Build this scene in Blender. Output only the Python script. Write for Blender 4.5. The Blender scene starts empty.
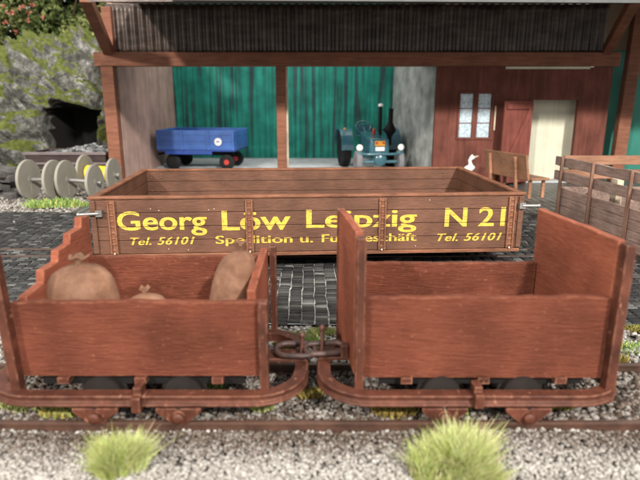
import bpy, bmesh, math, random
import numpy as np
from mathutils import Vector, Matrix, noise, Euler

random.seed(7); RNG = np.random.default_rng(11)
S = bpy.context.scene
COL = S.collection
PI = math.pi

# ------------------------------------------------------------------ camera, light, exposure
FPX = 560.0                                   # focal length in pixels of the 640 px wide photograph
PITCH = math.atan(145 / FPX)
CAMH = 2.0
cd = bpy.data.cameras.new('camera'); cam = bpy.data.objects.new('camera', cd); COL.objects.link(cam)
cam.location = (0, 0, CAMH); cam.rotation_euler = (PI / 2 - PITCH, 0, 0)
cd.sensor_width = 36; cd.lens = 36 * FPX / 640; cd.clip_start = .05; cd.clip_end = 400
cd.dof.use_dof = True; cd.dof.focus_distance = 6.3; cd.dof.aperture_fstop = .92
S.camera = cam
w = bpy.data.worlds.new('World'); S.world = w; w.use_nodes = True
bg = w.node_tree.nodes['Background']; bg.inputs['Strength'].default_value = 1.0
_tc = w.node_tree.nodes.new('ShaderNodeTexCoord'); _sx = w.node_tree.nodes.new('ShaderNodeSeparateXYZ'); _rp = w.node_tree.nodes.new('ShaderNodeValToRGB')
w.node_tree.links.new(_tc.outputs['Generated'], _sx.inputs[0]); w.node_tree.links.new(_sx.outputs[2], _rp.inputs[0]); w.node_tree.links.new(_rp.outputs[0], bg.inputs['Color'])
_rp.color_ramp.elements[0].position = 0.0; _rp.color_ramp.elements[0].color = (.68, .65, .61, 1)      # dim room walls low down, pale lit ceiling above
_rp.color_ramp.elements[1].position = .8; _rp.color_ramp.elements[1].color = (1.35, 1.32, 1.25, 1)

def area_lamp(name, loc, target, size, power, col):
    l = bpy.data.lights.new(name, 'AREA'); l.shape = 'DISK'; l.size = size; l.energy = power; l.color = col
    o = bpy.data.objects.new(name, l); COL.objects.link(o); o.location = loc
    o.rotation_euler = (Vector(target) - Vector(loc)).to_track_quat('-Z', 'Y').to_euler()
    return o
area_lamp('ceiling_lamp', (11, -19, 17.5), (0, 6, 0), 1.6, 14000, (1.0, .94, .86))
area_lamp('ceiling_lamp', (-13, -15, 15), (0, 7, 0), 1.6, 6800, (1.0, .92, .82))
area_lamp('added_barn_fill', (-.9, 14.3, 3.55), (-.9, 17.6, .6), 3.0, 105, (1.0, .96, .90))  # added fill inside the barn, out of view behind the beam; no lamp known there
S.view_settings.view_transform = 'Standard'; S.view_settings.look = 'None'
S.view_settings.exposure = 0.25; S.view_settings.gamma = 1.0

# ------------------------------------------------------------------ pixel helpers (640x480 photograph)
def ray(x, y):
    u = (x - 320) / FPX; v = (240 - y) / FPX
    return Vector((u, math.cos(PITCH) + v * math.sin(PITCH), -math.sin(PITCH) + v * math.cos(PITCH)))
def atY(x, y, Y):
    r = ray(x, y); t = Y / r.y; return Vector((r.x * t, Y, CAMH + r.z * t))
def atZ(x, y, z=0.0):
    r = ray(x, y); t = (z - CAMH) / r.z; return Vector((r.x * t, r.y * t, z))

# ------------------------------------------------------------------ materials
def new_mat(name):
    m = bpy.data.materials.new(name); m.use_nodes = True
    nt = m.node_tree; b = nt.nodes['Principled BSDF']; return m, nt, b
def N(nt, t, **kw):
    n = nt.nodes.new(t)
    for k, v in kw.items():
        if k in n.inputs: n.inputs[k].default_value = v
        else: setattr(n, k, v)
    return n
def ramp(nt, stops):
    r = nt.nodes.new('ShaderNodeValToRGB'); e = r.color_ramp.elements
    while len(e) < len(stops): e.new(.5)
    for q, (p, c) in zip(e, stops): q.position = p; q.color = (*c, 1)
    return r
def coords(nt, scale, rot=(0, 0, 0), kind='Object'):
    t = nt.nodes.new('ShaderNodeTexCoord'); mp = nt.nodes.new('ShaderNodeMapping')
    mp.inputs['Scale'].default_value = scale; mp.inputs['Rotation'].default_value = rot
    nt.links.new(t.outputs[kind], mp.inputs['Vector']); return mp
def mixc(nt, fac, a, b, mode='MIX'):
    m = nt.nodes.new('ShaderNodeMix'); m.data_type = 'RGBA'; m.blend_type = mode
    for s, v in ((m.inputs[0], fac), (m.inputs[6], a), (m.inputs[7], b)):
        if hasattr(v, 'is_linked'): nt.links.new(v, s)
        elif isinstance(v, (int, float)): s.default_value = v
        else: s.default_value = (*v, 1)
    return m.outputs[2]
def bump(nt, b, h, strength, dist):
    n = nt.nodes.new('ShaderNodeBump'); n.inputs['Strength'].default_value = strength; n.inputs['Distance'].default_value = dist
    nt.links.new(h, n.inputs['Height']); nt.links.new(n.outputs[0], b.inputs['Normal']); return n

def wood(name, dark, mid, light, grain=(3, 40, 40), stops=(.3, .52, .75), rough=.6, chips=.0, chipcol=(.62, .42, .33), bstr=.5, bdist=.012, blotch=.35, spec=.15, edge=0.0):
    """painted or stained wood: grain streaks along X, blotches and worn chips"""
    m, nt, b = new_mat(name); L = nt.links.new
    mp = coords(nt, grain)
    n1 = N(nt, 'ShaderNodeTexNoise', Scale=1.0, Detail=8.0, Roughness=.62); L(mp.outputs[0], n1.inputs['Vector'])
    r = ramp(nt, list(zip(stops, (dark, mid, light)))); L(n1.outputs[0], r.inputs[0])
    mp2 = coords(nt, (2.3, 2.3, 2.3)); n2 = N(nt, 'ShaderNodeTexNoise', Scale=1.0, Detail=5.0); L(mp2.outputs[0], n2.inputs['Vector'])
    r2 = ramp(nt, [(.35, (1 - blotch,) * 3), (.65, (1 + blotch * .4,) * 3)]); L(n2.outputs[0], r2.inputs[0])
    c = mixc(nt, 1.0, r.outputs[0], r2.outputs[0], 'MULTIPLY')
    if chips > 0:
        mp3 = coords(nt, (grain[0] * 5, grain[1] * 1.1, grain[2] * 1.1)); n3 = N(nt, 'ShaderNodeTexNoise', Scale=1.0, Detail=6.0, Roughness=.7)
        L(mp3.outputs[0], n3.inputs['Vector'])
        r3 = ramp(nt, [(.66 - .1 * chips, (0, 0, 0)), (.74, (1, 1, 1))]); L(n3.outputs[0], r3.inputs[0])
        c = mixc(nt, r3.outputs[0], c, chipcol)
    if edge > 0:                                            # paint rubbed off along the edges
        bv = nt.nodes.new('ShaderNodeBevel'); bv.samples = 4; bv.inputs['Radius'].default_value = edge; ge = nt.nodes.new('ShaderNodeNewGeometry')
        dp = nt.nodes.new('ShaderNodeVectorMath'); dp.operation = 'DOT_PRODUCT'; L(bv.outputs[0], dp.inputs[0]); L(ge.outputs['Normal'], dp.inputs[1])
        re_ = ramp(nt, [(.80, (1,) * 3), (.985, (0,) * 3)]); L(dp.outputs['Value'], re_.inputs[0])
        ne = N(nt, 'ShaderNodeTexNoise', Scale=14.0, Detail=6.0, Roughness=.7); L(coords(nt, (1, 1, 1)).outputs[0], ne.inputs['Vector'])
        rn = ramp(nt, [(.42, (0,) * 3), (.60, (1,) * 3)]); L(ne.outputs[0], rn.inputs[0])
        mm = nt.nodes.new('ShaderNodeMath'); mm.operation = 'MULTIPLY'; L(re_.outputs[0], mm.inputs[0]); L(rn.outputs[0], mm.inputs[1])
        c = mixc(nt, mm.outputs[0], c, chipcol)
    L(c, b.inputs['Base Color']); b.inputs['Roughness'].default_value = rough; b.inputs['Specular IOR Level'].default_value = spec
    mp4 = coords(nt, (grain[0] * 2.2, grain[1] * 2, grain[2] * 2)); n4 = N(nt, 'ShaderNodeTexNoise', Scale=1.0, Detail=6.0, Roughness=.65); L(mp4.outputs[0], n4.inputs['Vector'])
    bump(nt, b, n4.outputs[0], bstr, bdist)
    return m
def paint(name, col, rough=.4, metal=0.0, var=.18, scale=6.0, bstr=.1, spec=.5, coat=0.0):
    m, nt, b = new_mat(name); L = nt.links.new
    mp = coords(nt, (scale,) * 3); n = N(nt, 'ShaderNodeTexNoise', Scale=1.0, Detail=7.0, Roughness=.6); L(mp.outputs[0], n.inputs['Vector'])
    r = ramp(nt, [(.3, tuple(c * (1 - var) for c in col)), (.7, tuple(min(1, c * (1 + var)) for c in col))]); L(n.outputs[0], r.inputs[0])
    L(r.outputs[0], b.inputs['Base Color']); b.inputs['Roughness'].default_value = rough; b.inputs['Metallic'].default_value = metal
    b.inputs['Specular IOR Level'].default_value = spec; b.inputs['Coat Weight'].default_value = coat
    mp2 = coords(nt, (scale * 6,) * 3); n2 = N(nt, 'ShaderNodeTexNoise', Scale=1.0, Detail=4.0); L(mp2.outputs[0], n2.inputs['Vector'])
    bump(nt, b, n2.outputs[0], bstr, .01)
    return m
def tone_mat(name, stops, rough=.8, attr='tone', bscale=60, bstr=.3, trans=0.0):
    """colour picked per stone / leaf from a face attribute"""
    m, nt, b = new_mat(name); L = nt.links.new
    a = nt.nodes.new('ShaderNodeAttribute'); a.attribute_name = attr
    r = ramp(nt, stops); L(a.outputs['Fac'], r.inputs[0])
    mp = coords(nt, (bscale,) * 3); n = N(nt, 'ShaderNodeTexNoise', Scale=1.0, Detail=4.0); L(mp.outputs[0], n.inputs['Vector'])
    r2 = ramp(nt, [(.3, (.8,) * 3), (.7, (1.1,) * 3)]); L(n.outputs[0], r2.inputs[0])
    L(mixc(nt, 1.0, r.outputs[0], r2.outputs[0], 'MULTIPLY'), b.inputs['Base Color'])
    b.inputs['Roughness'].default_value = rough; b.inputs['Specular IOR Level'].default_value = .12
    if bstr: bump(nt, b, n.outputs[0], bstr, .01)
    return m

M = {}
M['lorry'] = wood('red_brown_painted_wood', (.128, .037, .021), (.162, .049, .029), (.195, .064, .039), grain=(5, 50, 50), rough=.7, chips=.62, chipcol=(.38, .17, .10), bstr=1.0, bdist=.024, spec=.12, edge=.022)
M['lorry_y'] = wood('red_brown_painted_end_wood', (.185, .053, .029), (.225, .068, .039), (.27, .086, .051), grain=(40, 3.0, 40), rough=.6, chips=.3, chipcol=(.40, .18, .11), bstr=.6, bdist=.018, spec=.12, edge=.022)
M['lorry_iron'] = wood('red_brown_painted_iron', (.042, .0135, .008), (.072, .023, .0135), (.115, .038, .023), grain=(7, 9, 9), rough=.55, chips=.45, chipcol=(.36, .17, .11), bstr=.35, bdist=.01, spec=.25, edge=.016)
M['chain'] = paint('rusty_dark_chain', (.045, .022, .018), rough=.5, var=.5, scale=20, bstr=.3)
M['pin'] = paint('rusty_pin', (.11, .045, .035), rough=.55, var=.3)
M['wheel'] = paint('dark_iron_wheel', (.012, .009, .008), rough=.75, spec=.2, var=.3)
M['rail'] = paint('rusted_rail', (.062, .031, .021), rough=.5, var=.4, scale=8)
M['steel'] = paint('worn_grey_steel', (.28, .27, .26), rough=.35, metal=.6, var=.25)
M['sack'] = wood('brown_sack_cloth', (.125, .06, .036), (.21, .108, .068), (.31, .18, .12), grain=(7, 7, 7), rough=.8, bstr=.5, bdist=.02, blotch=.4, spec=.2)
M['big'] = wood('weathered_brown_wagon_wood', (.092, .042, .025), (.125, .059, .037), (.165, .080, .053), grain=(7.0, 70, 70), rough=.5, chips=.3, chipcol=(.32, .18, .13), bstr=.6, bdist=.008, blotch=.3, spec=.22)
M['big_rim'] = wood('brown_wagon_rim', (.13, .05, .027), (.19, .08, .045), (.26, .12, .075), grain=(4, 50, 50), rough=.5, chips=.3, chipcol=(.42, .24, .16), bstr=.4, edge=.012)
M['fleck'] = paint('pale_worn_fleck', (.50, .38, .30), rough=.6)
M['black'] = paint('black_underframe', (.009, .008, .008), rough=.6, spec=.15)
M['barnwood'] = wood('barn_brown_timber', (.15, .062, .038), (.215, .09, .056), (.27, .12, .078), grain=(2, 20, 20), rough=.6, bstr=.3, bdist=.01, blotch=.2)
M['barnwall'] = wood('red_brown_plank_wall', (.095, .032, .023), (.140, .048, .035), (.180, .066, .050), grain=(14, 14, 1.2), rough=.7, bstr=.35, bdist=.01, blotch=.25)
M['dooredge'] = wood('red_brown_door', (.135, .042, .032), (.19, .060, .046), (.23, .080, .062), grain=(14, 14, 1.2), rough=.65, bstr=.3, bdist=.01, blotch=.2)
M['teal'] = wood('teal_streaked_paint', (.034, .070, .074), (.016, .20, .155), (.028, .30, .235), stops=(.41, .49, .62), grain=(8, 8, .22), rough=.55, bstr=.15, bdist=.01, blotch=.3)
M['tealplain'] = paint('teal_paint', (.014, .16, .12), rough=.6, var=.12, scale=2)
M['pinkgrey'] = wood('pinkish_grey_planks', (.32, .205, .17), (.41, .275, .235), (.50, .355, .31), grain=(6, 6, .5), rough=.75, bstr=.15, blotch=.2)
M['greywall'] = wood('grey_limewashed_wall', (.24, .255, .25), (.38, .395, .385), (.50, .51, .50), grain=(1.2, 1.2, 2.6), rough=.8, bstr=.3, blotch=.3)
M['cream'] = wood('cream_plank_wall', (.50, .49, .38), (.60, .59, .47), (.66, .65, .53), grain=(9, 9, .4), rough=.7, bstr=.15, blotch=.1)
M['tan'] = paint('tan_board', (.25, .175, .11), rough=.8, var=.12, scale=2)
M['corr'] = wood('dark_brown_corrugated_sheet', (.042, .028, .022), (.080, .057, .047), (.15, .118, .10), grain=(2, 2, 10), rough=.32, bstr=.4, bdist=.01, spec=.6)
M['fascia'] = paint('grey_roof_fascia', (.075, .08, .08), rough=.6)
M['floor'] = paint('pale_grey_barn_floor', (.40, .42, .44), rough=.8, var=.2, scale=3, bstr=.4)
M['glass'] = None
M['blue'] = paint('blue_trailer_paint', (.045, .125, .40), rough=.35, var=.15, scale=4, coat=.3)
M['bluedark'] = paint('dark_blue_trailer_paint', (.014, .05, .24), rough=.4)
M['white'] = paint('white_paint', (.78, .78, .76), rough=.5, var=.05)
M['rubber'] = paint('black_rubber', (.012, .012, .013), rough=.7, bstr=.3, spec=.15)
M['red'] = paint('red_paint', (.42, .025, .022), rough=.4)
M['tractor'] = paint('blue_grey_tractor_paint', (.035, .115, .15), rough=.25, var=.2, coat=.5, scale=5)
M['tyregrey'] = paint('grey_front_tyre', (.16, .16, .17), rough=.7)
M['yellowplate'] = paint('yellow_badge', (.62, .28, .03), rough=.4)
M['spool'] = paint('grey_spool_disc', (.25, .235, .20), rough=.7, var=.12, scale=3, bstr=.15)
M['cable'] = paint('yellow_cable', (.78, .60, .02), rough=.4)
M['benchwood'] = wood('ochre_bench_wood', (.24, .115, .065), (.34, .175, .105), (.42, .235, .15), grain=(3, 30, 30), rough=.45, bstr=.3)
M['cattle'] = wood('weathered_grey_brown_boards', (.17, .112, .092), (.26, .178, .15), (.35, .26, .23), grain=(25, 3, 25), rough=.6, chips=.2, chipcol=(.34, .26, .23), bstr=.5, blotch=.25)
M['cattle_stake'] = wood('brown_stakes', (.13, .07, .05), (.20, .115, .085), (.27, .17, .13), grain=(20, 20, 3), rough=.6)
M['cattle_end'] = wood('warm_brown_end_rails', (.19, .09, .055), (.27, .14, .09), (.33, .19, .13), grain=(3, 30, 30), rough=.5)
M['paleboard'] = wood('pale_wooden_boards', (.48, .38, .26), (.60, .50, .38), (.70, .62, .50), grain=(10, 10, 2), rough=.7)
M['ore_body'] = wood('dark_violet_brown_wagon', (.035, .024, .024), (.06, .042, .042), (.095, .072, .072), grain=(2, 20, 20), rough=.6)
M['ore_rim'] = paint('grey_wagon_rim', (.15, .12, .12), rough=.5)
M['beam'] = wood('weathered_grey_sleeper_wood', (.05, .046, .046), (.10, .094, .092), (.19, .185, .18), grain=(2, 25, 25), rough=.8, bstr=.5)
M['sleeper'] = wood('brown_track_sleeper', (.035, .022, .016), (.06, .038, .028), (.10, .066, .05), grain=(20, 2, 20), rough=.8, bstr=.5)
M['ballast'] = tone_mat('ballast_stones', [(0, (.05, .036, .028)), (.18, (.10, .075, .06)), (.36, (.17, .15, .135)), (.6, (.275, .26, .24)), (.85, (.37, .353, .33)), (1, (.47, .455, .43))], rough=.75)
M['coal'] = tone_mat('grey_ore_lumps', [(0, (.05, .052, .055)), (.5, (.13, .135, .14)), (1, (.30, .31, .31))], rough=.5)
M['leaf'] = tone_mat('bush_leaves', [(0, (.022, .036, .010)), (.35, (.06, .085, .025)), (.7, (.13, .16, .055)), (1, (.24, .26, .10))], rough=.6, bscale=9, bstr=0)
M['blossom'] = tone_mat('coral_blossoms', [(0, (.30, .085, .055)), (.6, (.46, .16, .11)), (1, (.58, .32, .24))], rough=.6, bscale=9, bstr=0)
M['tuft'] = tone_mat('pale_green_grass_fibres', [(0, (.20, .24, .05)), (.4, (.36, .42, .12)), (.75, (.48, .54, .24)), (.92, (.56, .58, .33)), (1, (.58, .47, .30))], rough=.6, bscale=9, bstr=0)
M['tuft2'] = tone_mat('green_grass_fibres', [(0, (.10, .20, .05)), (.5, (.22, .36, .11)), (1, (.50, .52, .16))], rough=.6, bscale=9, bstr=0)
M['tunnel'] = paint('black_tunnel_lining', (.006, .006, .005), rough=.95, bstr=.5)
def glass():
    m, nt, b = new_mat('window_pane_glass'); L = nt.links.new
    mp = coords(nt, (18, 18, 18)); n = N(nt, 'ShaderNodeTexNoise', Scale=1.0, Detail=8.0, Roughness=.7); L(mp.outputs[0], n.inputs['Vector'])
    r = ramp(nt, [(.35, (.22, .32, .40)), (.6, (.58, .68, .74))]); L(n.outputs[0], r.inputs[0]); L(r.outputs[0], b.inputs['Base Color'])
    b.inputs['Roughness'].default_value = .15; bump(nt, b, n.outputs[0], .2, .02); return m
M['glass'] = glass()
def letter_paint():
    m, nt, b = new_mat('worn_mustard_lettering'); L = nt.links.new
    mp = coords(nt, (14, 14, 30)); n = N(nt, 'ShaderNodeTexNoise', Scale=1.0, Detail=8.0, Roughness=.7); L(mp.outputs[0], n.inputs['Vector'])
    r = ramp(nt, [(.3, (.40, .25, .03)), (.55, (.60, .42, .05)), (.75, (.70, .54, .12))]); L(n.outputs[0], r.inputs[0])
    mp2 = coords(nt, (30, 30, 55)); n2 = N(nt, 'ShaderNodeTexNoise', Scale=1.0, Detail=8.0, Roughness=.75); L(mp2.outputs[0], n2.inputs['Vector'])
    r2 = ramp(nt, [(.52, (0,) * 3), (.62, (1,) * 3)]); L(n2.outputs[0], r2.inputs[0])
    t = nt.nodes.new('ShaderNodeTexCoord'); sx = nt.nodes.new('ShaderNodeSeparateXYZ'); L(t.outputs['Object'], sx.inputs[0])
    def mth(op, a, bb):
        q = nt.nodes.new('ShaderNodeMath'); q.operation = op
        for k, v in ((0, a), (1, bb)):
            if hasattr(v, 'is_linked'): L(v, q.inputs[k])
            else: q.inputs[k].default_value = v
        return q.outputs[0]
    f = mth('FRACT', mth('DIVIDE', mth('SUBTRACT', sx.outputs[2], .235 - .08), .16), 0); j = mth('LESS_THAN', mth('ABSOLUTE', mth('SUBTRACT', f, .5), 0), .028)   # paint missing over the plank joints
    c = mixc(nt, mth('MULTIPLY', r2.outputs[0], .75), r.outputs[0], (.15, .075, .04)); c = mixc(nt, mth('MULTIPLY', j, .85), c, (.06, .028, .016))
    L(c, b.inputs['Base Color']); b.inputs['Roughness'].default_value = .6; return m
M['letter'] = letter_paint()
def cobble():
    m, nt, b = new_mat('cobblestone_setts'); L = nt.links.new
    mp = coords(nt, (1, 1, 1), (0, 0, PI / 2))
    nz = N(nt, 'ShaderNodeTexNoise', Scale=1.7, Detail=3.0); L(mp.outputs[0], nz.inputs['Vector'])
    nf = N(nt, 'ShaderNodeTexNoise', Scale=16.0, Detail=2.0); L(mp.outputs[0], nf.inputs['Vector'])
    def off(vec, amt, n):
        s = nt.nodes.new('ShaderNodeVectorMath'); s.operation = 'MULTIPLY_ADD'; s.inputs[1].default_value = (amt,) * 3
        L(n.outputs['Color'], s.inputs[0]); L(vec, s.inputs[2]); return s.outputs[0]
    v = off(off(mp.outputs[0], .16, nz), .022, nf)
    br = nt.nodes.new('ShaderNodeTexBrick'); br.offset = .45; L(v, br.inputs['Vector'])
    br.inputs['Color1'].default_value = (.036, .036, .038, 1); br.inputs['Color2'].default_value = (.075, .074, .073, 1); br.inputs['Mortar'].default_value = (.26, .26, .255, 1)
    br.inputs['Scale'].default_value = 1; br.inputs['Brick Width'].default_value = .095; br.inputs['Row Height'].default_value = .15
    br.inputs['Mortar Size'].default_value = .006; br.inputs['Mortar Smooth'].default_value = .5; br.inputs['Bias'].default_value = -.2
    # long white joints running with the rows
    bl = nt.nodes.new('ShaderNodeTexBrick'); bl.offset = .5; L(v, bl.inputs['Vector'])
    for k, val in (('Color1', (0, 0, 0, 1)), ('Color2', (0, 0, 0, 1)), ('Mortar', (1, 1, 1, 1))): bl.inputs[k].default_value = val
    bl.inputs['Scale'].default_value = 1; bl.inputs['Brick Width'].default_value = 900; bl.inputs['Row Height'].default_value = .15
    bl.inputs['Mortar Size'].default_value = .011; bl.inputs['Mortar Smooth'].default_value = .3
    ns = N(nt, 'ShaderNodeTexNoise', Scale=70.0, Detail=4.0, Roughness=.8); L(mp.outputs[0], ns.inputs['Vector'])
    rs = ramp(nt, [(.5, (.75,) * 3), (.72, (2.6,) * 3)]); L(ns.outputs[0], rs.inputs[0])
    c = mixc(nt, 1.0, br.outputs[0], rs.outputs[0], 'MULTIPLY')
    n9 = N(nt, 'ShaderNodeTexNoise', Scale=30.0, Detail=6.0, Roughness=.75); L(mp.outputs[0], n9.inputs['Vector'])
    r9 = ramp(nt, [(.38, (.1,) * 3), (.62, (1,) * 3)]); L(n9.outputs[0], r9.inputs[0])
    f = nt.nodes.new('ShaderNodeMath'); f.operation = 'MULTIPLY'; L(bl.outputs[0], f.inputs[0]); L(r9.outputs[0], f.inputs[1])
    c = mixc(nt, f.outputs[0], c, (.42, .42, .41))
    L(c, b.inputs['Base Color']); b.inputs['Roughness'].default_value = .42; b.inputs['Specular IOR Level'].default_value = .6
    inv = nt.nodes.new('ShaderNodeMath'); inv.operation = 'SUBTRACT'; inv.inputs[0].default_value = 1; L(br.outputs['Fac'], inv.inputs[1])
    ad = nt.nodes.new('ShaderNodeMath'); ad.operation = 'MULTIPLY_ADD'; ad.inputs[1].default_value = .5; L(ns.outputs[0], ad.inputs[0]); L(inv.outputs[0], ad.inputs[2])
    bump(nt, b, ad.outputs[0], .8, .018)
    return m
M['cobble'] = cobble()
M['sett'] = tone_mat('dark_basalt_setts', [(0, (.018, .018, .019)), (.5, (.033, .033, .034)), (.9, (.07, .07, .068)), (1, (.15, .15, .146))], rough=.42, bscale=80, bstr=.9)
M['sett'].node_tree.nodes['Principled BSDF'].inputs['Specular IOR Level'].default_value = .16
M['grout'] = paint('pale_joint_sand', (.24, .237, .23), rough=.85, var=.6, scale=14, bstr=.5)
def gravel_sheet():
    m, nt, b = new_mat('fine_grey_gravel'); L = nt.links.new
    mp = coords(nt, (1, 1, 1)); v = nt.nodes.new('ShaderNodeTexVoronoi'); v.inputs['Scale'].default_value = 16; L(mp.outputs[0], v.inputs['Vector'])
    sp = nt.nodes.new('ShaderNodeSeparateColor'); L(v.outputs['Color'], sp.inputs[0])
    r = ramp(nt, [(0, (.09, .08, .07)), (.4, (.17, .155, .14)), (.8, (.26, .24, .22)), (1, (.34, .32, .30))]); L(sp.outputs[0], r.inputs[0]); L(r.outputs[0], b.inputs['Base Color'])
    b.inputs['Roughness'].default_value = .85; bump(nt, b, v.outputs['Distance'], -1.0, .05); return m
M['gravel'] = gravel_sheet()
def rockmat():
    m, nt, b = new_mat('mossy_grey_rock'); L = nt.links.new
    mp = coords(nt, (1, 1, 1))
    n1 = N(nt, 'ShaderNodeTexNoise', Scale=3.6, Detail=12.0, Roughness=.78); L(mp.outputs[0], n1.inputs['Vector'])
    r = ramp(nt, [(.35, (.045, .045, .038)), (.47, (.13, .13, .118)), (.56, (.29, .29, .272)), (.65, (.64, .64, .62))]); L(n1.outputs[0], r.inputs[0])
    g = nt.nodes.new('ShaderNodeNewGeometry'); sx = nt.nodes.new('ShaderNodeSeparateXYZ'); L(g.outputs['Normal'], sx.inputs[0])
    n2 = N(nt, 'ShaderNodeTexNoise', Scale=.9, Detail=9.0, Roughness=.68); L(mp.outputs[0], n2.inputs['Vector'])
    a = nt.nodes.new('ShaderNodeMath'); a.operation = 'MULTIPLY_ADD'; a.inputs[1].default_value = .62; L(sx.outputs[2], a.inputs[0]); L(n2.outputs[0], a.inputs[2])
    ms = ramp(nt, [(.60, (0,) * 3), (.68, (1,) * 3)]); L(a.outputs[0], ms.inputs[0])
    n3 = N(nt, 'ShaderNodeTexNoise', Scale=9.0, Detail=6.0); L(mp.outputs[0], n3.inputs['Vector'])
    mc = ramp(nt, [(.3, (.075, .098, .022)), (.7, (.22, .25, .07))]); L(n3.outputs[0], mc.inputs[0])
    L(mixc(nt, ms.outputs[0], r.outputs[0], mc.outputs[0]), b.inputs['Base Color']); b.inputs['Roughness'].default_value = .85; b.inputs['Specular IOR Level'].default_value = .15
    n4 = N(nt, 'ShaderNodeTexNoise', Scale=9.0, Detail=12.0, Roughness=.8); L(mp.outputs[0], n4.inputs['Vector'])
    vc = nt.nodes.new('ShaderNodeTexVoronoi'); vc.feature = 'DISTANCE_TO_EDGE'; vc.inputs['Scale'].default_value = 2.6
    mx = nt.nodes.new('ShaderNodeVectorMath'); mx.operation = 'MULTIPLY_ADD'; mx.inputs[1].default_value = (.5, .5, .5); L(n2.outputs['Color'], mx.inputs[0]); L(mp.outputs[0], mx.inputs[2]); L(mx.outputs[0], vc.inputs['Vector'])
    rc = ramp(nt, [(0, (0,) * 3), (.10, (1,) * 3)]); L(vc.outputs['Distance'], rc.inputs[0])
    hm = nt.nodes.new('ShaderNodeMath'); hm.operation = 'MULTIPLY_ADD'; hm.inputs[1].default_value = .22; L(rc.outputs[0], hm.inputs[0]); L(n4.outputs[0], hm.inputs[2])
    bump(nt, b, hm.outputs[0], .9, .10); return m
M['rock'] = rockmat()

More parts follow.
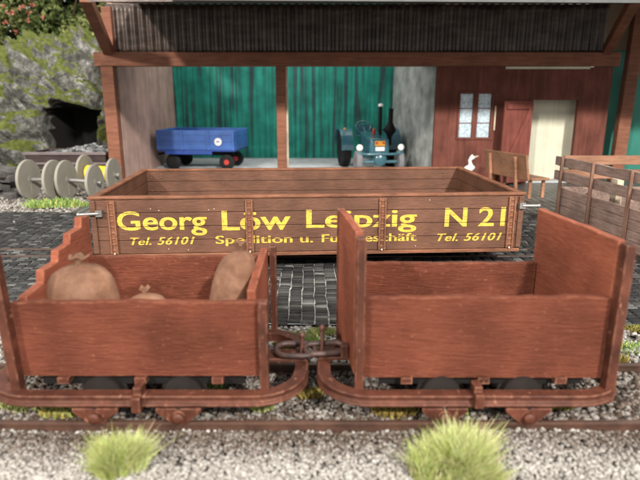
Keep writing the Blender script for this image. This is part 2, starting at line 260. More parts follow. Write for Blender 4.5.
# ------------------------------------------------------------------ mesh builders
class MB:
    def __init__(s): s.bm = bmesh.new()
    def hexa(s, p):                       # eight corners: bottom 0-3 ccw, top 4-7
        v = [s.bm.verts.new(q) for q in p]
        for f in ((3, 2, 1, 0), (4, 5, 6, 7), (0, 1, 5, 4), (1, 2, 6, 5), (2, 3, 7, 6), (3, 0, 4, 7)): s.bm.faces.new([v[i] for i in f])
        return s
    def box(s, c, d, rz=0, rx=0, ry=0):
        R = Euler((rx, ry, rz)).to_matrix(); c = Vector(c); x, y, z = d[0] / 2, d[1] / 2, d[2] / 2
        return s.hexa([c + R @ Vector(q) for q in ((-x, -y, -z), (x, -y, -z), (x, y, -z), (-x, y, -z), (-x, -y, z), (x, -y, z), (x, y, z), (-x, y, z))])
    def bar(s, a, b, wd, ht=None, up=(0, 0, 1)):
        a, b = Vector(a), Vector(b); ht = ht or wd; d = (b - a).normalized(); up = Vector(up)
        if abs(d.dot(up)) > .98: up = Vector((0, 1, 0))
        sd = d.cross(up).normalized() * wd / 2; u = sd.cross(d).normalized() * ht / 2
        return s.hexa([a - sd - u, a + sd - u, b + sd - u, b - sd - u, a - sd + u, a + sd + u, b + sd + u, b - sd + u])
    def tube(s, pts, r, n=10, closed=False, caps=True):
        pts = [Vector(p) for p in pts]; rs = r if isinstance(r, (list, tuple)) else [r] * len(pts); rings = []
        K = len(pts); prev = None
        for i, p in enumerate(pts):
            a = pts[(i - 1) % K] if closed or i > 0 else p; c = pts[(i + 1) % K] if closed or i < K - 1 else p
            t = (c - a).normalized()
            if prev is None:
                u = t.orthogonal().normalized()
            else:
                u = (prev - t * prev.dot(t)).normalized()
            prev = u; v = t.cross(u)
            rings.append([s.bm.verts.new(p + (u * math.cos(2 * PI * k / n) + v * math.sin(2 * PI * k / n)) * rs[i]) for k in range(n)])
        for i in range(K if closed else K - 1):
            A, B = rings[i], rings[(i + 1) % K]
            sh = 0
            if closed and i == K - 1:
                sh = min(range(n), key=lambda q: (A[0].co - B[q].co).length)
            for k in range(n): s.bm.faces.new((A[k], A[(k + 1) % n], B[(k + 1 + sh) % n], B[(k + sh) % n]))
        if caps and not closed: s.bm.faces.new(list(reversed(rings[0]))); s.bm.faces.new(rings[-1])
        return s
    def lathe(s, prof, axis_o, axis_d, n=24):          # prof: (radius, height) along the axis
        o = Vector(axis_o); d = Vector(axis_d).normalized(); u = d.orthogonal().normalized(); v = d.cross(u); rings = []
        for r, h in prof:
            if r < 1e-5: rings.append([s.bm.verts.new(o + d * h)])
            else: rings.append([s.bm.verts.new(o + d * h + (u * math.cos(2 * PI * k / n) + v * math.sin(2 * PI * k / n)) * r) for k in range(n)])
        for A, B in zip(rings, rings[1:]):
            for k in range(n):
                q = []
                for w_ in (A[k % len(A)], A[(k + 1) % n % len(A)], B[(k + 1) % n % len(B)], B[k % len(B)]):
                    if w_ not in q: q.append(w_)
                if len(q) > 2: s.bm.faces.new(q)
        if len(rings[0]) > 1: s.bm.faces.new(list(reversed(rings[0])))
        if len(rings[-1]) > 1: s.bm.faces.new(rings[-1])
        return s
    def sphere(s, c, r, n=14, sc=(1, 1, 1)):
        ret = bmesh.ops.create_uvsphere(s.bm, u_segments=n, v_segments=max(6, n * 2 // 3), radius=1)
        for v in ret['verts']: v.co = Vector(c) + Vector((v.co.x * r * sc[0], v.co.y * r * sc[1], v.co.z * r * sc[2]))
        return s
    def board(s, p, q, poly, t):                        # polygon (s along p->q in metres, z) extruded by t to the left side of p->q
        p, q = Vector((p[0], p[1], 0)), Vector((q[0], q[1], 0)); d = (q - p).normalized(); nrm = Vector((-d.y, d.x, 0))
        A = [s.bm.verts.new(p + d * a + Vector((0, 0, z))) for a, z in poly]; B = [s.bm.verts.new(v.co + nrm * t) for v in A]
        s.bm.faces.new(A); s.bm.faces.new(list(reversed(B))); k = len(A)
        for i in range(k): s.bm.faces.new((A[(i + 1) % k], A[i], B[i], B[(i + 1) % k]))
        return s
    def build(s, name, mat, parent=None, bevel=0.0, smooth=None, sub=0):
        bmesh.ops.recalc_face_normals(s.bm, faces=s.bm.faces)
        me = bpy.data.meshes.new(name); s.bm.to_mesh(me); s.bm.free(); me.materials.append(mat)
        o = bpy.data.objects.new(name, me); COL.objects.link(o)
        if parent: o.parent = parent; o.matrix_parent_inverse = Matrix.Identity(4)
        if bevel:
            b = o.modifiers.new('bevel', 'BEVEL'); b.width = bevel; b.segments = 2; b.limit_method = 'ANGLE'
        if sub:
            b = o.modifiers.new('sub', 'SUBSURF'); b.levels = sub; b.render_levels = sub
        if smooth is not None:
            me.polygons.foreach_set('use_smooth', [True] * len(me.polygons))
            if smooth > 0:
                try: me.set_sharp_from_angle(angle=math.radians(smooth))
                except Exception: pass
        return o
def arrays(name, V, F, mat, parent=None, tone=None, smooth=False):
    me = bpy.data.meshes.new(name); V = np.asarray(V, np.float32); F = np.asarray(F, np.int32); k = F.shape[1]
    me.vertices.add(len(V)); me.vertices.foreach_set('co', V.ravel()); me.loops.add(F.size); me.loops.foreach_set('vertex_index', F.ravel())
    me.polygons.add(len(F)); me.polygons.foreach_set('loop_start', np.arange(0, F.size, k, dtype=np.int32))
    me.update(calc_edges=True)
    if tone is not None:
        a = me.attributes.new('tone', 'FLOAT', 'FACE'); a.data.foreach_set('value', np.asarray(tone, np.float32))
    if smooth: me.polygons.foreach_set('use_smooth', [True] * len(F))
    me.materials.append(mat); o = bpy.data.objects.new(name, me); COL.objects.link(o)
    if parent: o.parent = parent
    return o
def tag(o, label=None, cat=None, group=None, kind=None):
    if label: o['label'] = label
    if cat: o['category'] = cat
    if group: o['group'] = group
    if kind: o['kind'] = kind
    return o
def thing(name, label, cat, loc=(0, 0, 0), rz=0, group=None):
    o = bpy.data.objects.new(name, None); COL.objects.link(o); o.location = loc; o.rotation_euler = (0, 0, rz); o.empty_display_size = .1
    return tag(o, label, cat, group)
def wavy(x0, x1, z, amp, step=.06, seed=0):             # a hand-cut edge
    n = max(2, int(abs(x1 - x0) / step)); return [(x0 + (x1 - x0) * i / n, z + amp * noise.noise(Vector((i * .55, seed * 3.7, z)))) for i in range(n + 1)]

ICO = bmesh.new(); bmesh.ops.create_icosphere(ICO, subdivisions=1, radius=1)
ICO_V = np.array([v.co[:] for v in ICO.verts]); ICO_F = np.array([[v.index for v in f.verts] for f in ICO.faces]); ICO.free()
def stones(P, R, tone, name, mat, parent=None, flat=.75):
    n = len(P); nv = len(ICO_V)
    V = np.repeat(ICO_V[None], n, 0) * RNG.uniform(.62, 1.25, (n, nv, 1))
    q = RNG.normal(size=(n, 4)); q /= np.linalg.norm(q, axis=1)[:, None]; w_, x, y, z = q.T
    Rm = np.stack([np.stack([1 - 2 * (y * y + z * z), 2 * (x * y - z * w_), 2 * (x * z + y * w_)], -1), np.stack([2 * (x * y + z * w_), 1 - 2 * (x * x + z * z), 2 * (y * z - x * w_)], -1), np.stack([2 * (x * z - y * w_), 2 * (y * z + x * w_), 1 - 2 * (x * x + y * y)], -1)], 1)
    V = V * RNG.uniform(.65, 1.2, (n, 1, 3)); V = np.einsum('nij,nkj->nki', Rm, V); V[..., 2] *= flat
    V = V * R[:, None, None] + P[:, None, :]
    F = (ICO_F[None] + (np.arange(n) * nv)[:, None, None]).reshape(-1, 3)
    return arrays(name, V.reshape(-1, 3), F, mat, parent, np.repeat(tone, len(ICO_F)))

# ================================================================== ground
def sheet(name, x0, x1, y0, y1, z, mat, nx=1, ny=1, hf=None):
    xs = np.linspace(x0, x1, nx + 1); ys = np.linspace(y0, y1, ny + 1); X, Y = np.meshgrid(xs, ys)
    Z = np.full_like(X, z) if hf is None else np.vectorize(hf)(X, Y)
    V = np.stack([X, Y, Z], -1).reshape(-1, 3); i = np.arange((nx + 1) * (ny + 1)).reshape(ny + 1, nx + 1)
    F = np.stack([i[:-1, :-1], i[:-1, 1:], i[1:, 1:], i[1:, :-1]], -1).reshape(-1, 4)
    return tag(arrays(name, V, F, mat, smooth=True), kind='structure')
sheet('ground', -30, 30, -3, 40, -.06, M['gravel'])
def swell(x, y): return .02 * noise.noise(Vector((x * .8, y * .8, 2)))
sheet('cobbled_street', -16, 16, 4.70, 9.62, -.004, M['grout'], 120, 40, lambda x, y: -.010 + swell(x, y))
def setts(x0, x1, y0, y1, name):
    V = []; F = []; T = []; x = x0; c = 0
    while x < x1:
        wd = .125 + .010 * noise.noise(Vector((c * .7, 3, 3))); y = y0 + random.uniform(0, .08)
        while y < y1:
            ln = random.uniform(.060, .088); h = random.uniform(-.004, .004); k = len(V); g = .0045
            bend = lambda yy: .10 * noise.noise(Vector((x * .25, yy * .9, 6))) + .012 * noise.noise(Vector((x * 3, yy * 6, 1)))
            tx_, ty_ = random.uniform(-.05, .05), random.uniform(-.04, .04)
            for ins, z in ((0, -.03), (0, -.003), (.010, .006)):
                for sx, sy in ((-1, -1), (1, -1), (1, 1), (-1, 1)):
                    xx = sx * (wd / 2 - .006 - ins + random.uniform(-.002, .002)); yy = sy * (ln / 2 - g - ins * .8 + random.uniform(-.003, .003)); px, py = x + xx + bend(y + yy), y + ln / 2 + yy
                    V.append((px, py, z + h + swell(px, py) + xx * tx_ + yy * ty_))
            for a in (0, 4):
                for q in range(4): F.append((k + a + q, k + a + (q + 1) % 4, k + a + 4 + (q + 1) % 4, k + a + 4 + q))
            F.append((k + 8, k + 9, k + 10, k + 11)); T += [random.random()] * 9; y += ln
        x += wd; c += 1
    return tag(arrays(name, V, F, M['sett'], None, T), kind='structure')
setts(-9.5, 9.5, 4.66, 9.58, 'cobbled_street_paving')
sheet('cobbled_yard', -4.4, 16, 9.6, 13.6, -.004, M['cobble'])

def ballast(n, x0, x1, y0, y1, z, r0, r1, tlo, thi, name):
    P = np.stack([RNG.uniform(x0, x1, n), RNG.uniform(y0, y1, n), np.zeros(n)], -1)
    big = np.array([noise.noise(Vector((p[0] * 2.2, p[1] * 2.2, 5))) for p in P])
    P[:, 2] = z + RNG.uniform(-.012, .012, n) + .018 * big
    P[:, 2] += .022 * np.clip((P[:, 1] - 2.75) / .2, 0, 1) * (P[:, 1] < 3.05)
    t = np.clip(RNG.uniform(tlo, thi, n) + .12 * big - .45 * np.clip((P[:, 1] - 2.72) / .25, 0, 1) * (P[:, 1] < 3.03), 0, 1)      # darker and browner towards the near rail
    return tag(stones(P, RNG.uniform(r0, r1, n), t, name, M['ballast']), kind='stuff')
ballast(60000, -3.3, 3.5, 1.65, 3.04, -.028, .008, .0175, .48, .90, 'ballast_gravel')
ballast(15000, -4.2, 4.4, 3.0, 3.98, -.04, .014, .028, .0, .55, 'track_bed_gravel')
ballast(11000, -5.0, 5.4, 3.90, 4.75, -.035, .015, .033, .2, .95, 'track_side_gravel')
ballast(9000, -11, -4.3, 8.6, 13.2, -.045, .02, .05, .2, .95, 'yard_gravel')

# ================================================================== front track
def rail_mb(y, x0, x1, zt, rise=0):
    m = MB(); L = x1 - x0; c = (x0 + x1) / 2
    m.box((c, y, zt - .012), (L, .034, .024)); m.box((c, y, zt - .045), (L, .012, .042)); m.box((c, y, zt - .072), (L, .06, .012)); return m
for y, lab in ((3.09, 'thin rusty rail nearest the camera, in the pale gravel'), (3.86, 'thin rusty rail passing behind the two small red wagons')):
    tag(rail_mb(y, -6, 6, .035).build('rail', M['rail'], bevel=.003), lab, 'rail', 'rails of the small wagons')
# ================================================================== small open wagons
def frame_loop(x0, x1, y0, y1, r, z0, z1):
    """rounded channel-iron loop, open side outward"""
    pts = []
    for cx, cy, a0 in ((x1 - r, y0 + r, -PI / 2), (x1 - r, y1 - r, 0), (x0 + r, y1 - r, PI / 2), (x0 + r, y0 + r, PI)):
        for k in range(9): a = a0 + k * PI / 16; pts.append((cx + r * math.cos(a), cy + r * math.sin(a), math.cos(a), math.sin(a)))
    h = z1 - z0
    sec = [(.006, z0), (.006, z0 + .016), (-.014, z0 + .024), (-.014, z1 - .022), (0, z1 - .014), (0, z1), (-.085, z1), (-.085, z0)]   # outward offset, z
    m = MB(); rings = [[m.bm.verts.new((x + nx * o, y + ny * o, z)) for o, z in sec] for x, y, nx, ny in pts]
    for A, B in zip(rings, rings[1:] + rings[:1]):
        for k in range(8): m.bm.faces.new((A[k], A[(k + 1) % 8], B[(k + 1) % 8], B[k]))
    return m
def axle_guard(x, y):
    m = MB(); m.board((x - .14, y), (x + .14, y), [(0, .14), (.0, .115), (.10, .03), (.18, .03), (.28, .115), (.28, .14)], .03)
    m.lathe([(.035, 0), (.035, .03), (.018, .04)], (x, y, .085), (0, -1, 0), 12); return m
def iron_wheel(x, y, r=.125):
    m = MB(); m.lathe([(.02, -.05), (r - .03, -.03), (r, -.03), (r, .02), (r + .022, .022), (r + .022, .035), (r - .02, .035), (.03, .05)], (x, y, .035 + r), (0, 1, 0), 28); return m

def wagon_common(root, x0, x1, yb, lx0, lx1, fb):
    frame_loop(lx0, lx1, 3.05, yb - .03, .33, .160, .230).build('frame', M['lorry_iron'], root, bevel=.005, smooth=40)
    fl = MB()
    fl.box(((x0 + x1) / 2, (3.2 + yb) / 2, .30), (x1 - x0 - .1, yb - 3.3, .03)); fl.build('floor', M['lorry'], root)
    MB().box(((x0 + x1) / 2, (3.24 + yb - .12) / 2, .247), (x1 - x0 - .22, yb - .14 - 3.22, .07)).build('gap_shade_block', M['black'], root)  # added black block, stands for the shade in the gap under the boards
    for f in (.18, .5, .82):
        MB().box((x0 + (x1 - x0) * f, (3.14 + yb - .12) / 2, .268), (.07, yb - .26 - 3.06, .04)).build('cross_beam', M['lorry_iron'], root)
    for f in (.33, .67):
        xg = x0 + (x1 - x0) * f
        axle_guard(xg, 3.06).build('axle_guard', M['lorry_iron'], root, bevel=.005)
        ax = MB().tube([(xg, 3.06, .16), (xg, yb - .1, .16)], .025).build('axle', M['wheel'], root)
        for y in (3.22, 3.80):
            iron_wheel(xg, y).build('wheel', M['wheel'], root, smooth=40)

# --- wagon with the sacks
W1 = thing('small_wagon', 'small open red brown wagon carrying sacks, one end board cut in steps', 'wagon', (0, 0, 0), 0, 'small red brown wagons')
z1, zb = .79, .285
FL, FR, BL, BR = (-1.86, 3.2), (-.40, 3.2), (-1.80, 4.10), (-.41, 4.10)
mb = MB(); poly = [(0, zb)] + [(1.53, zb)] + list(reversed(wavy(0, 1.53, z1 - .008, .012, seed=1))); mb.board((-1.885, 3.2), (-.36, 3.2), poly, .05); mb.build('front_board', M['lorry'], W1, bevel=.006)
mb = MB(); poly = [(0, zb), (1.34, zb)] + list(reversed(wavy(0, 1.34, .82, .008, seed=2))); mb.board((-1.775, 4.06), (-.435, 4.06), poly, .045); mb.build('back_board', M['lorry'], W1, bevel=.005)
# stepped end board, from low at the front to high at the back
mb = MB(); D = .9
steps = [(0, zb), (D, zb), (D, 1.12), (.78, 1.13), (.76, 1.06), (.60, 1.05), (.58, .985), (.42, .975), (.40, .905), (.22, .90), (.20, .82), (0, .80)]
mb.board((-1.86, 3.25), (-1.80, 4.15), steps, -.055); mb.build('end_board', M['lorry_y'], W1, bevel=.006)
mb = MB(); mb.board((-.395, 3.25), (-.40, 4.14), [(0, zb), (.89, zb), (.89, .87), (.6, .86), (.3, .855), (0, .84)], .055); mb.build('end_board', M['lorry_y'], W1, bevel=.006)
mb = MB(); mb.bar((-1.885, 3.165, .15), (-1.925, 3.165, 1.09), .06, .075, (0, 1, 0)); mb.build('corner_post', M['lorry_iron'], W1, bevel=.006)
mb = MB(); mb.bar((-.345, 3.17, .15), (-.345, 3.17, .80), .055, .07, (0, 1, 0)); mb.build('corner_post', M['lorry_iron'], W1, bevel=.006)
mb = MB(); mb.bar((-.36, 4.12, .148), (-.36, 4.12, .89), .05, .06, (0, 1, 0)); mb.build('corner_post', M['lorry_iron'], W1, bevel=.006)
wagon_common(W1, -1.88, -.37, 4.1, -2.12, -.085, 0)
mb = MB(); mb.box((-1.11, 3.03, .19), (.055, .05, .10)); mb.box((-1.11, 3.10, .255), (.05, .1, .06)); mb.build('hinge_peg', M['lorry_iron'], W1, bevel=.008)

# --- empty wagon with the tall end boards
W2 = thing('small_wagon', 'small open red brown wagon standing empty between two tall plain end boards', 'wagon', (0, 0, 0), 0, 'small red brown wagons')
mb = MB(); poly = [(0, .275), (1.50, .27)] + list(reversed(wavy(0, 1.50, .812, .012, seed=4))); mb.board((.272, 3.2), (1.77, 3.2), poly, .05); mb.build('front_board', M['lorry'], W2, bevel=.006)
mb = MB(); poly = [(0, .275), (1.36, .275)] + list(reversed(wavy(0, 1.36, .81, .010, seed=5))); mb.board((.225, 3.93), (1.585, 3.93), poly, .045); mb.build('back_board', M['lorry'], W2, bevel=.005)
def tall_end(p, q, zf, zk, t):
    d = (Vector(q) - Vector(p)).length; m = MB()
    top = [(d * i / 10, zf + (zk - zf) * i / 10 + .006 * noise.noise(Vector((i * .9, t * 9, 0)))) for i in range(11)]
    m.board(p, q, [(0, .275), (d, .275)] + list(reversed(top)), t); return m
tall_end((.262, 3.25), (.182, 4.0), 1.215, 1.20, .05).build('end_board', M['lorry_y'], W2, bevel=.006)
tall_end((1.775, 3.22), (1.585, 4.0), 1.165, 1.20, -.05).build('end_board', M['lorry_y'], W2, bevel=.006)
mb = MB(); mb.bar((.243, 3.175, .15), (.243, 3.175, 1.195), .055, .08, (0, 1, 0)); mb.build('corner_post', M['lorry_iron'], W2, bevel=.006)
mb = MB(); mb.bar((.15, 3.99, .15), (.15, 3.99, 1.21), .05, .06, (0, 1, 0)); mb.build('corner_post', M['lorry_iron'], W2, bevel=.006)
mb = MB(); mb.bar((1.80, 3.165, .14), (1.808, 3.165, 1.155), .06, .075, (0, 1, 0)); mb.build('corner_post', M['lorry_iron'], W2, bevel=.006)
wagon_common(W2, .27, 1.78, 3.98, -.015, 1.93, 0)
mb = MB(); mb.box((.96, 3.03, .215), (.055, .05, .09)); mb.box((.96, 3.10, .26), (.05, .1, .06)); mb.build('hinge_peg', M['lorry_iron'], W2, bevel=.008)
mb = MB(); mb.box((.165, 3.42, .36), (.05, .06, .09)); mb.build('latch', M['lorry_iron'], W2, bevel=.008)

# coupling: plate and pin on each wagon, links between
for root, x, y, hz in ((W1, -.13, 3.57, .40), (W2, .012, 3.60, .44)):
    mb = MB(); mb.box((x + (-.11 if root is W1 else .12), y + .02, .235), (.30, .16, .03)); mb.build('coupling_plate', M['lorry_iron'], root, bevel=.01)
    mb = MB(); mb.tube([(x, y, .2), (x + .006, y, hz)], .014, 10); mb.sphere((x + .006, y, hz), .023, 10); mb.build('coupling_pin', M['pin'], root, smooth=40)
CH = thing('coupling_chain', 'dark rusty chain linking the two small red wagons', 'chain', (-.06, 3.58, .26))
def link(cx, cy, cz, L, W, r, tilt, yaw):
    pts = []; h = L / 2 - W / 2
    for s in (1, -1):
        for k in range(9): a = -PI / 2 * s + s * 0 + k * PI / 8 * 1; pts.append((s * h + W / 2 * math.cos(-PI / 2 + k * PI / 8 + (0 if s > 0 else PI)), W / 2 * math.sin(-PI / 2 + k * PI / 8 + (0 if s > 0 else PI)), 0))
    R = Euler((tilt, 0, yaw)).to_matrix(); return MB().tube([R @ Vector(p) + Vector((cx, cy, cz)) for p in pts], r, 10, closed=True)
link(-.11, 0, .025, .27, .15, .021, .15, -.05).build('link', M['chain'], CH, smooth=0)
link(.09, .0, .035, .27, .10, .021, .35, .12).build('link', M['chain'], CH, smooth=0)

# ================================================================== sacks
def sack(loc, w_, h, lean, label, neck=.1, seed=0, fat=.8, rz=0):
    root = thing('sack', label, 'sack', loc, rz, 'sacks in the small wagon')
    prof = [(0, 0), (.62, .0), (.9, .05), (1.0, .18), (1.03, .40), (1.02, .62), (.96, .80), (.80, .91), (.48, .965), (.17, 1.0)]
    m = MB(); n = 28; rings = []
    for r, z in prof:
        ring = []
        for k in range(n):
            a = 2 * PI * k / n; f = 1 + .03 * math.sin(a * 5 + seed + z * 2) * z + .08 * noise.noise(Vector((math.cos(a) * 2, math.sin(a) * 2, z * 3 + seed)))
            if z > .85: f *= 1 + .12 * math.sin(a * 7 + seed) * (z - .8) * 4
            ring.append(m.bm.verts.new((r * f * w_ / 2 * math.cos(a) + lean * h * z * z, r * f * w_ / 2 * fat * math.sin(a), z * h)) if r > 0 else None)
        rings.append(ring)
    for A, B in zip(rings[1:], rings[2:]):
        for k in range(n): m.bm.faces.new((A[k], A[(k + 1) % n], B[(k + 1) % n], B[k]))
    m.bm.faces.new(list(reversed(rings[1])))
    m.bm.faces.new(rings[-1])
    m.build('bag', M['sack'], root, smooth=0, sub=1)
    c = Vector((lean * h, 0, h)); m = MB(); rings = []
    for r, z in ((.085, -.012), (.075, .01), (.10, .03), (.16, .055), (.21, .075), (.15, .07)):
        rings.append([m.bm.verts.new(c + Vector((r * w_ * (1 + .25 * math.sin(a * 3 + seed)) * math.cos(a) * neck * 10, r * w_ * .8 * math.sin(a) * neck * 10, z * neck * 10 + .012 * math.sin(a * 4 + seed)))) for a in [2 * PI * k / n for k in range(n)]])
    for A, B in zip(rings, rings[1:]):
        for k in range(n): m.bm.faces.new((A[k], A[(k + 1) % n], B[(k + 1) % n], B[k]))
    m.bm.faces.new(rings[-1]); m.build('tied_neck', M['sack'], root, smooth=0)
    return root
sack((-1.60, 3.56, .315), .46, .60, .0, 'fat round brown sack with tied top, beside the stepped end board', .075, 1, .85)
sack((-1.16, 3.52, .315), .29, .405, .0, 'small brown sack of which only the tip shows over the board', .06, 3, .9)
sack((-.645, 3.62, .315), .28, .68, .17, 'tall slim brown sack leaning over towards the chain', .075, 5, .8)

# ================================================================== big freight wagon with lettering
A0 = Vector((-2.56, 6.15, 0)); ang = math.atan2(.30, 4.93)
BW = thing('freight_wagon', 'long open brown freight wagon with yellow lettering along its side', 'wagon', A0, ang)
LEN, WID, ZT, ZB = 4.94, 2.45, .875, .235
ux = Vector((math.cos(ang), math.sin(ang), 0)); un = Vector((math.sin(ang), -math.cos(ang), 0))
def on_side(x, y):                                       # photo pixel -> (along, up) on the lettered side
    r = ray(x, y); o = Vector((0, 0, CAMH)); t = (A0 - o).dot(un) / r.dot(un); p = o + r * t - A0; return p.dot(ux), p.z
H4 = (ZT - ZB) / 4
def planked_side(p, q, t, gap=.006, seed=0):
    d = (Vector(q) - Vector(p)).length; m = MB()
    for k in range(4):
        z0 = ZB + H4 * k + gap / 2; z1_ = ZB + H4 * (k + 1) - gap / 2
        m.board(p, q, [(0, z0), (d, z0), (d, z1_), (0, z1_)], t)
    P, Q = Vector((*p, 0)), Vector((*q, 0)); dd = (Q - P).normalized(); nn = Vector((-dd.y, dd.x, 0))
    m.board(tuple((P + dd * .01 + nn * t * .25)[:2]), tuple((Q - dd * .01 + nn * t * .25)[:2]), [(0, ZB + .002), (d - .02, ZB + .002), (d - .02, ZT - .002), (0, ZT - .002)], t * .5)
    return m
planked_side((.0, 0), (LEN, 0), .06).build('side_panel', M['big'], BW, bevel=.004)
planked_side((.0, WID - .06), (LEN, WID - .06), .06).build('side_panel', M['big'], BW, bevel=.004)
planked_side((.06, .065), (.06, WID - .065), .06).build('end_panel', M['big'], BW, bevel=.004)
planked_side((LEN, .065), (LEN, WID - .065), .06).build('end_panel', M['big'], BW, bevel=.004)
def rim(p, q, wd): return MB().bar((*p, ZT + .013), (*q, ZT + .013), wd, .03)
rim((-.03, .03), (LEN + .03, .03), .095).build('top_rail', M['big_rim'], BW, bevel=.006)
rim((-.03, WID - .03), (LEN + .03, WID - .03), .085).build('top_rail', M['big_rim'], BW, bevel=.006)
rim((.03, .082), (.03, WID - .077), .085).build('top_rail', M['big_rim'], BW, bevel=.006)
rim((LEN - .03, .082), (LEN - .03, WID - .077), .085).build('top_rail', M['big_rim'], BW, bevel=.006)
MB().bar((0, .022, ZB - .022), (LEN, .022, ZB - .022), .075, .04).build('bottom_rail', M['big_rim'], BW, bevel=.006)
MB().box((LEN / 2, WID / 2, ZB + .03), (LEN - .14, WID - .14, .05)).build('floor', M['big'], BW)
MB().box((LEN / 2, WID / 2, .17), (LEN - .5, WID - 1.0, .12)).build('underframe', M['black'], BW)
for x in (1.3, LEN - 1.3):
    for y in (.75, 1.85): iron_wheel(x, y, .12).build('wheel', M['wheel'], BW, smooth=40)
def stake(x, y, nrm=-1):
    m = MB(); 
    for s in (-1, 1): m.box((x + s * .033, y + nrm * .016, (ZT + ZB) / 2 - .005), (.018, .034, ZT - ZB - .03))
    m.box((x, y + nrm * .006, (ZT + ZB) / 2 - .005), (.05, .010, ZT - ZB - .03))
    for k in range(9): m.box((x, y + nrm * .014, ZB + .05 + k * (ZT - ZB - .1) / 8), (.045, .012, .014))
    return m
for px in (113, 249.5, 382, 510):
    s, _ = on_side(px, 225); o = stake(s, 0).build('stake', M['big_rim'], BW, bevel=.003)
    f = MB()
    f.sphere((s, -.03, ZB + .012), .013, 8); f.build('bolt', M['fleck'], o)
# corner irons with inner bolts, coupling levers
for xx in (.02, LEN - .02):
    MB().box((xx, -.012, (ZT + ZB) / 2), (.06, .02, ZT - ZB - .03)).build('corner_iron', M['big'], BW, bevel=.004)
for side in (0, 1):
    s, z = on_side(100, 213) if side == 0 else on_side(521, 205)
    s2, z2 = on_side(80, 214) if side == 0 else on_side(537, 205)
    m = MB(); m.tube([(s, -.045, z), (s2, -.05, z2)], .018, 10); m.sphere((s2, -.05, z2), .026, 10); m.box((s, -.03, z), (.07, .05, .07))
    m.build('coupling_lever', M['steel'], BW, smooth=40)
def bolts(pts, r, name='bolt_row', mat=None):
    m = MB()
    for p in pts: m.sphere(p, r, 8)
    return m.build(name, mat or M['big_rim'], BW)
for p in [(x, WID - .066, z) for x in (.12, .28, 2.3, LEN - .28) for z in (ZT - .06, ZT - .10, ZB + .34)]: bolts([p], .013, 'bolt')
for p in [(x + random.uniform(-.02, .02), -.004, z) for x, z in [on_side(*q) for q in ((151, 209), (158, 210.5), (208, 210), (213, 209), (170, 249), (188, 250), (430, 200), (415, 246))]]: bolts([p], .007, 'worn_fleck', M['fleck'])

def lettering(txt, px0, px1, pybase, pytop, name='lettering', bold=.02, shear=0.0, heavy=.04, track=1.0):
    cu = bpy.data.curves.new(name, 'FONT'); cu.body = txt; cu.size = 1; cu.offset = bold; cu.extrude = .0; cu.shear = shear; cu.space_character = track
    cu.resolution_u = 4
    t = bpy.data.objects.new('tmp', cu); COL.objects.link(t); bpy.context.view_layer.update()
    dg = bpy.context.evaluated_depsgraph_get(); me = bpy.data.meshes.new_from_object(t.evaluated_get(dg)); bpy.data.objects.remove(t); bpy.data.curves.remove(cu)
    co = np.zeros(len(me.vertices) * 3); me.vertices.foreach_get('co', co); co = co.reshape(-1, 3)
    s0, zb_ = on_side(px0, pybase); s1, _ = on_side(px1, pybase); _, zt_ = on_side((px0 + px1) / 2, pytop)
    xmin, xmax = co[:, 0].min(), co[:, 0].max(); capH = .70
    co[:, 0] = s0 + (co[:, 0] - xmin) / (xmax - xmin) * (s1 - s0); z = zb_ + (co[:, 1]) / capH * (zt_ - zb_)
    co = np.stack([co[:, 0], np.full(len(co), -.0035), z], -1); hgt = zt_ - zb_
    lps = np.zeros(len(me.loops), np.int32); me.loops.foreach_get('vertex_index', lps); ls = [lps[p.loop_start:p.loop_start + p.loop_total] for p in me.polygons]
    V = []; F = []
    for k, dx in enumerate((0, -1, 1)):                   # broad brush: strokes thickened sideways, each pass a hair proud of the last
        V += [(a + dx * heavy * hgt, b - .0004 * k, c) for a, b, c in co]; F += [[int(i) + k * len(co) for i in q] for q in ls]
    bpy.data.meshes.remove(me); me = bpy.data.meshes.new(name); me.from_pydata(V, [], F); me.materials.append(M['letter'])
    o = bpy.data.objects.new(name, me); COL.objects.link(o); o.parent = BW
    return o
lettering('Georg', 118, 207, 230.2, 211, bold=.012, heavy=.016)
lettering('Löw', 222.5, 290.5, 230, 210.2, bold=.012, heavy=.016)
lettering('Leipzig', 306.5, 416, 227.5, 209, bold=.012, heavy=.016)
lettering('N 21', 444.5, 504, 226.3, 207.3, bold=.012, heavy=.016)
lettering('Tel. 56101', 131, 195, 245, 237, bold=.004, heavy=.040, shear=.3, track=1.08)
lettering('Spedition u.', 216, 313, 243.6, 235, bold=.004, heavy=.042)
lettering('Fuhrgeschäft', 322, 416, 242, 233.5, bold=.004, heavy=.042)
lettering('Tel. 56101', 437, 501, 241, 233, bold=.004, heavy=.040, shear=.3, track=1.08)

# rails set in the street
for y, lab in ((6.86, 'rusty rail sunk in the cobbles, nearer one of the pair under the freight wagon'), (7.19, 'rusty rail sunk in the cobbles, farther one of the pair under the freight wagon')):
    tag(MB().box((0, y, .004), (26, .045, .03)).build('rail', M['rail'], bevel=.004), lab, 'rail', 'rails in the cobbled street')

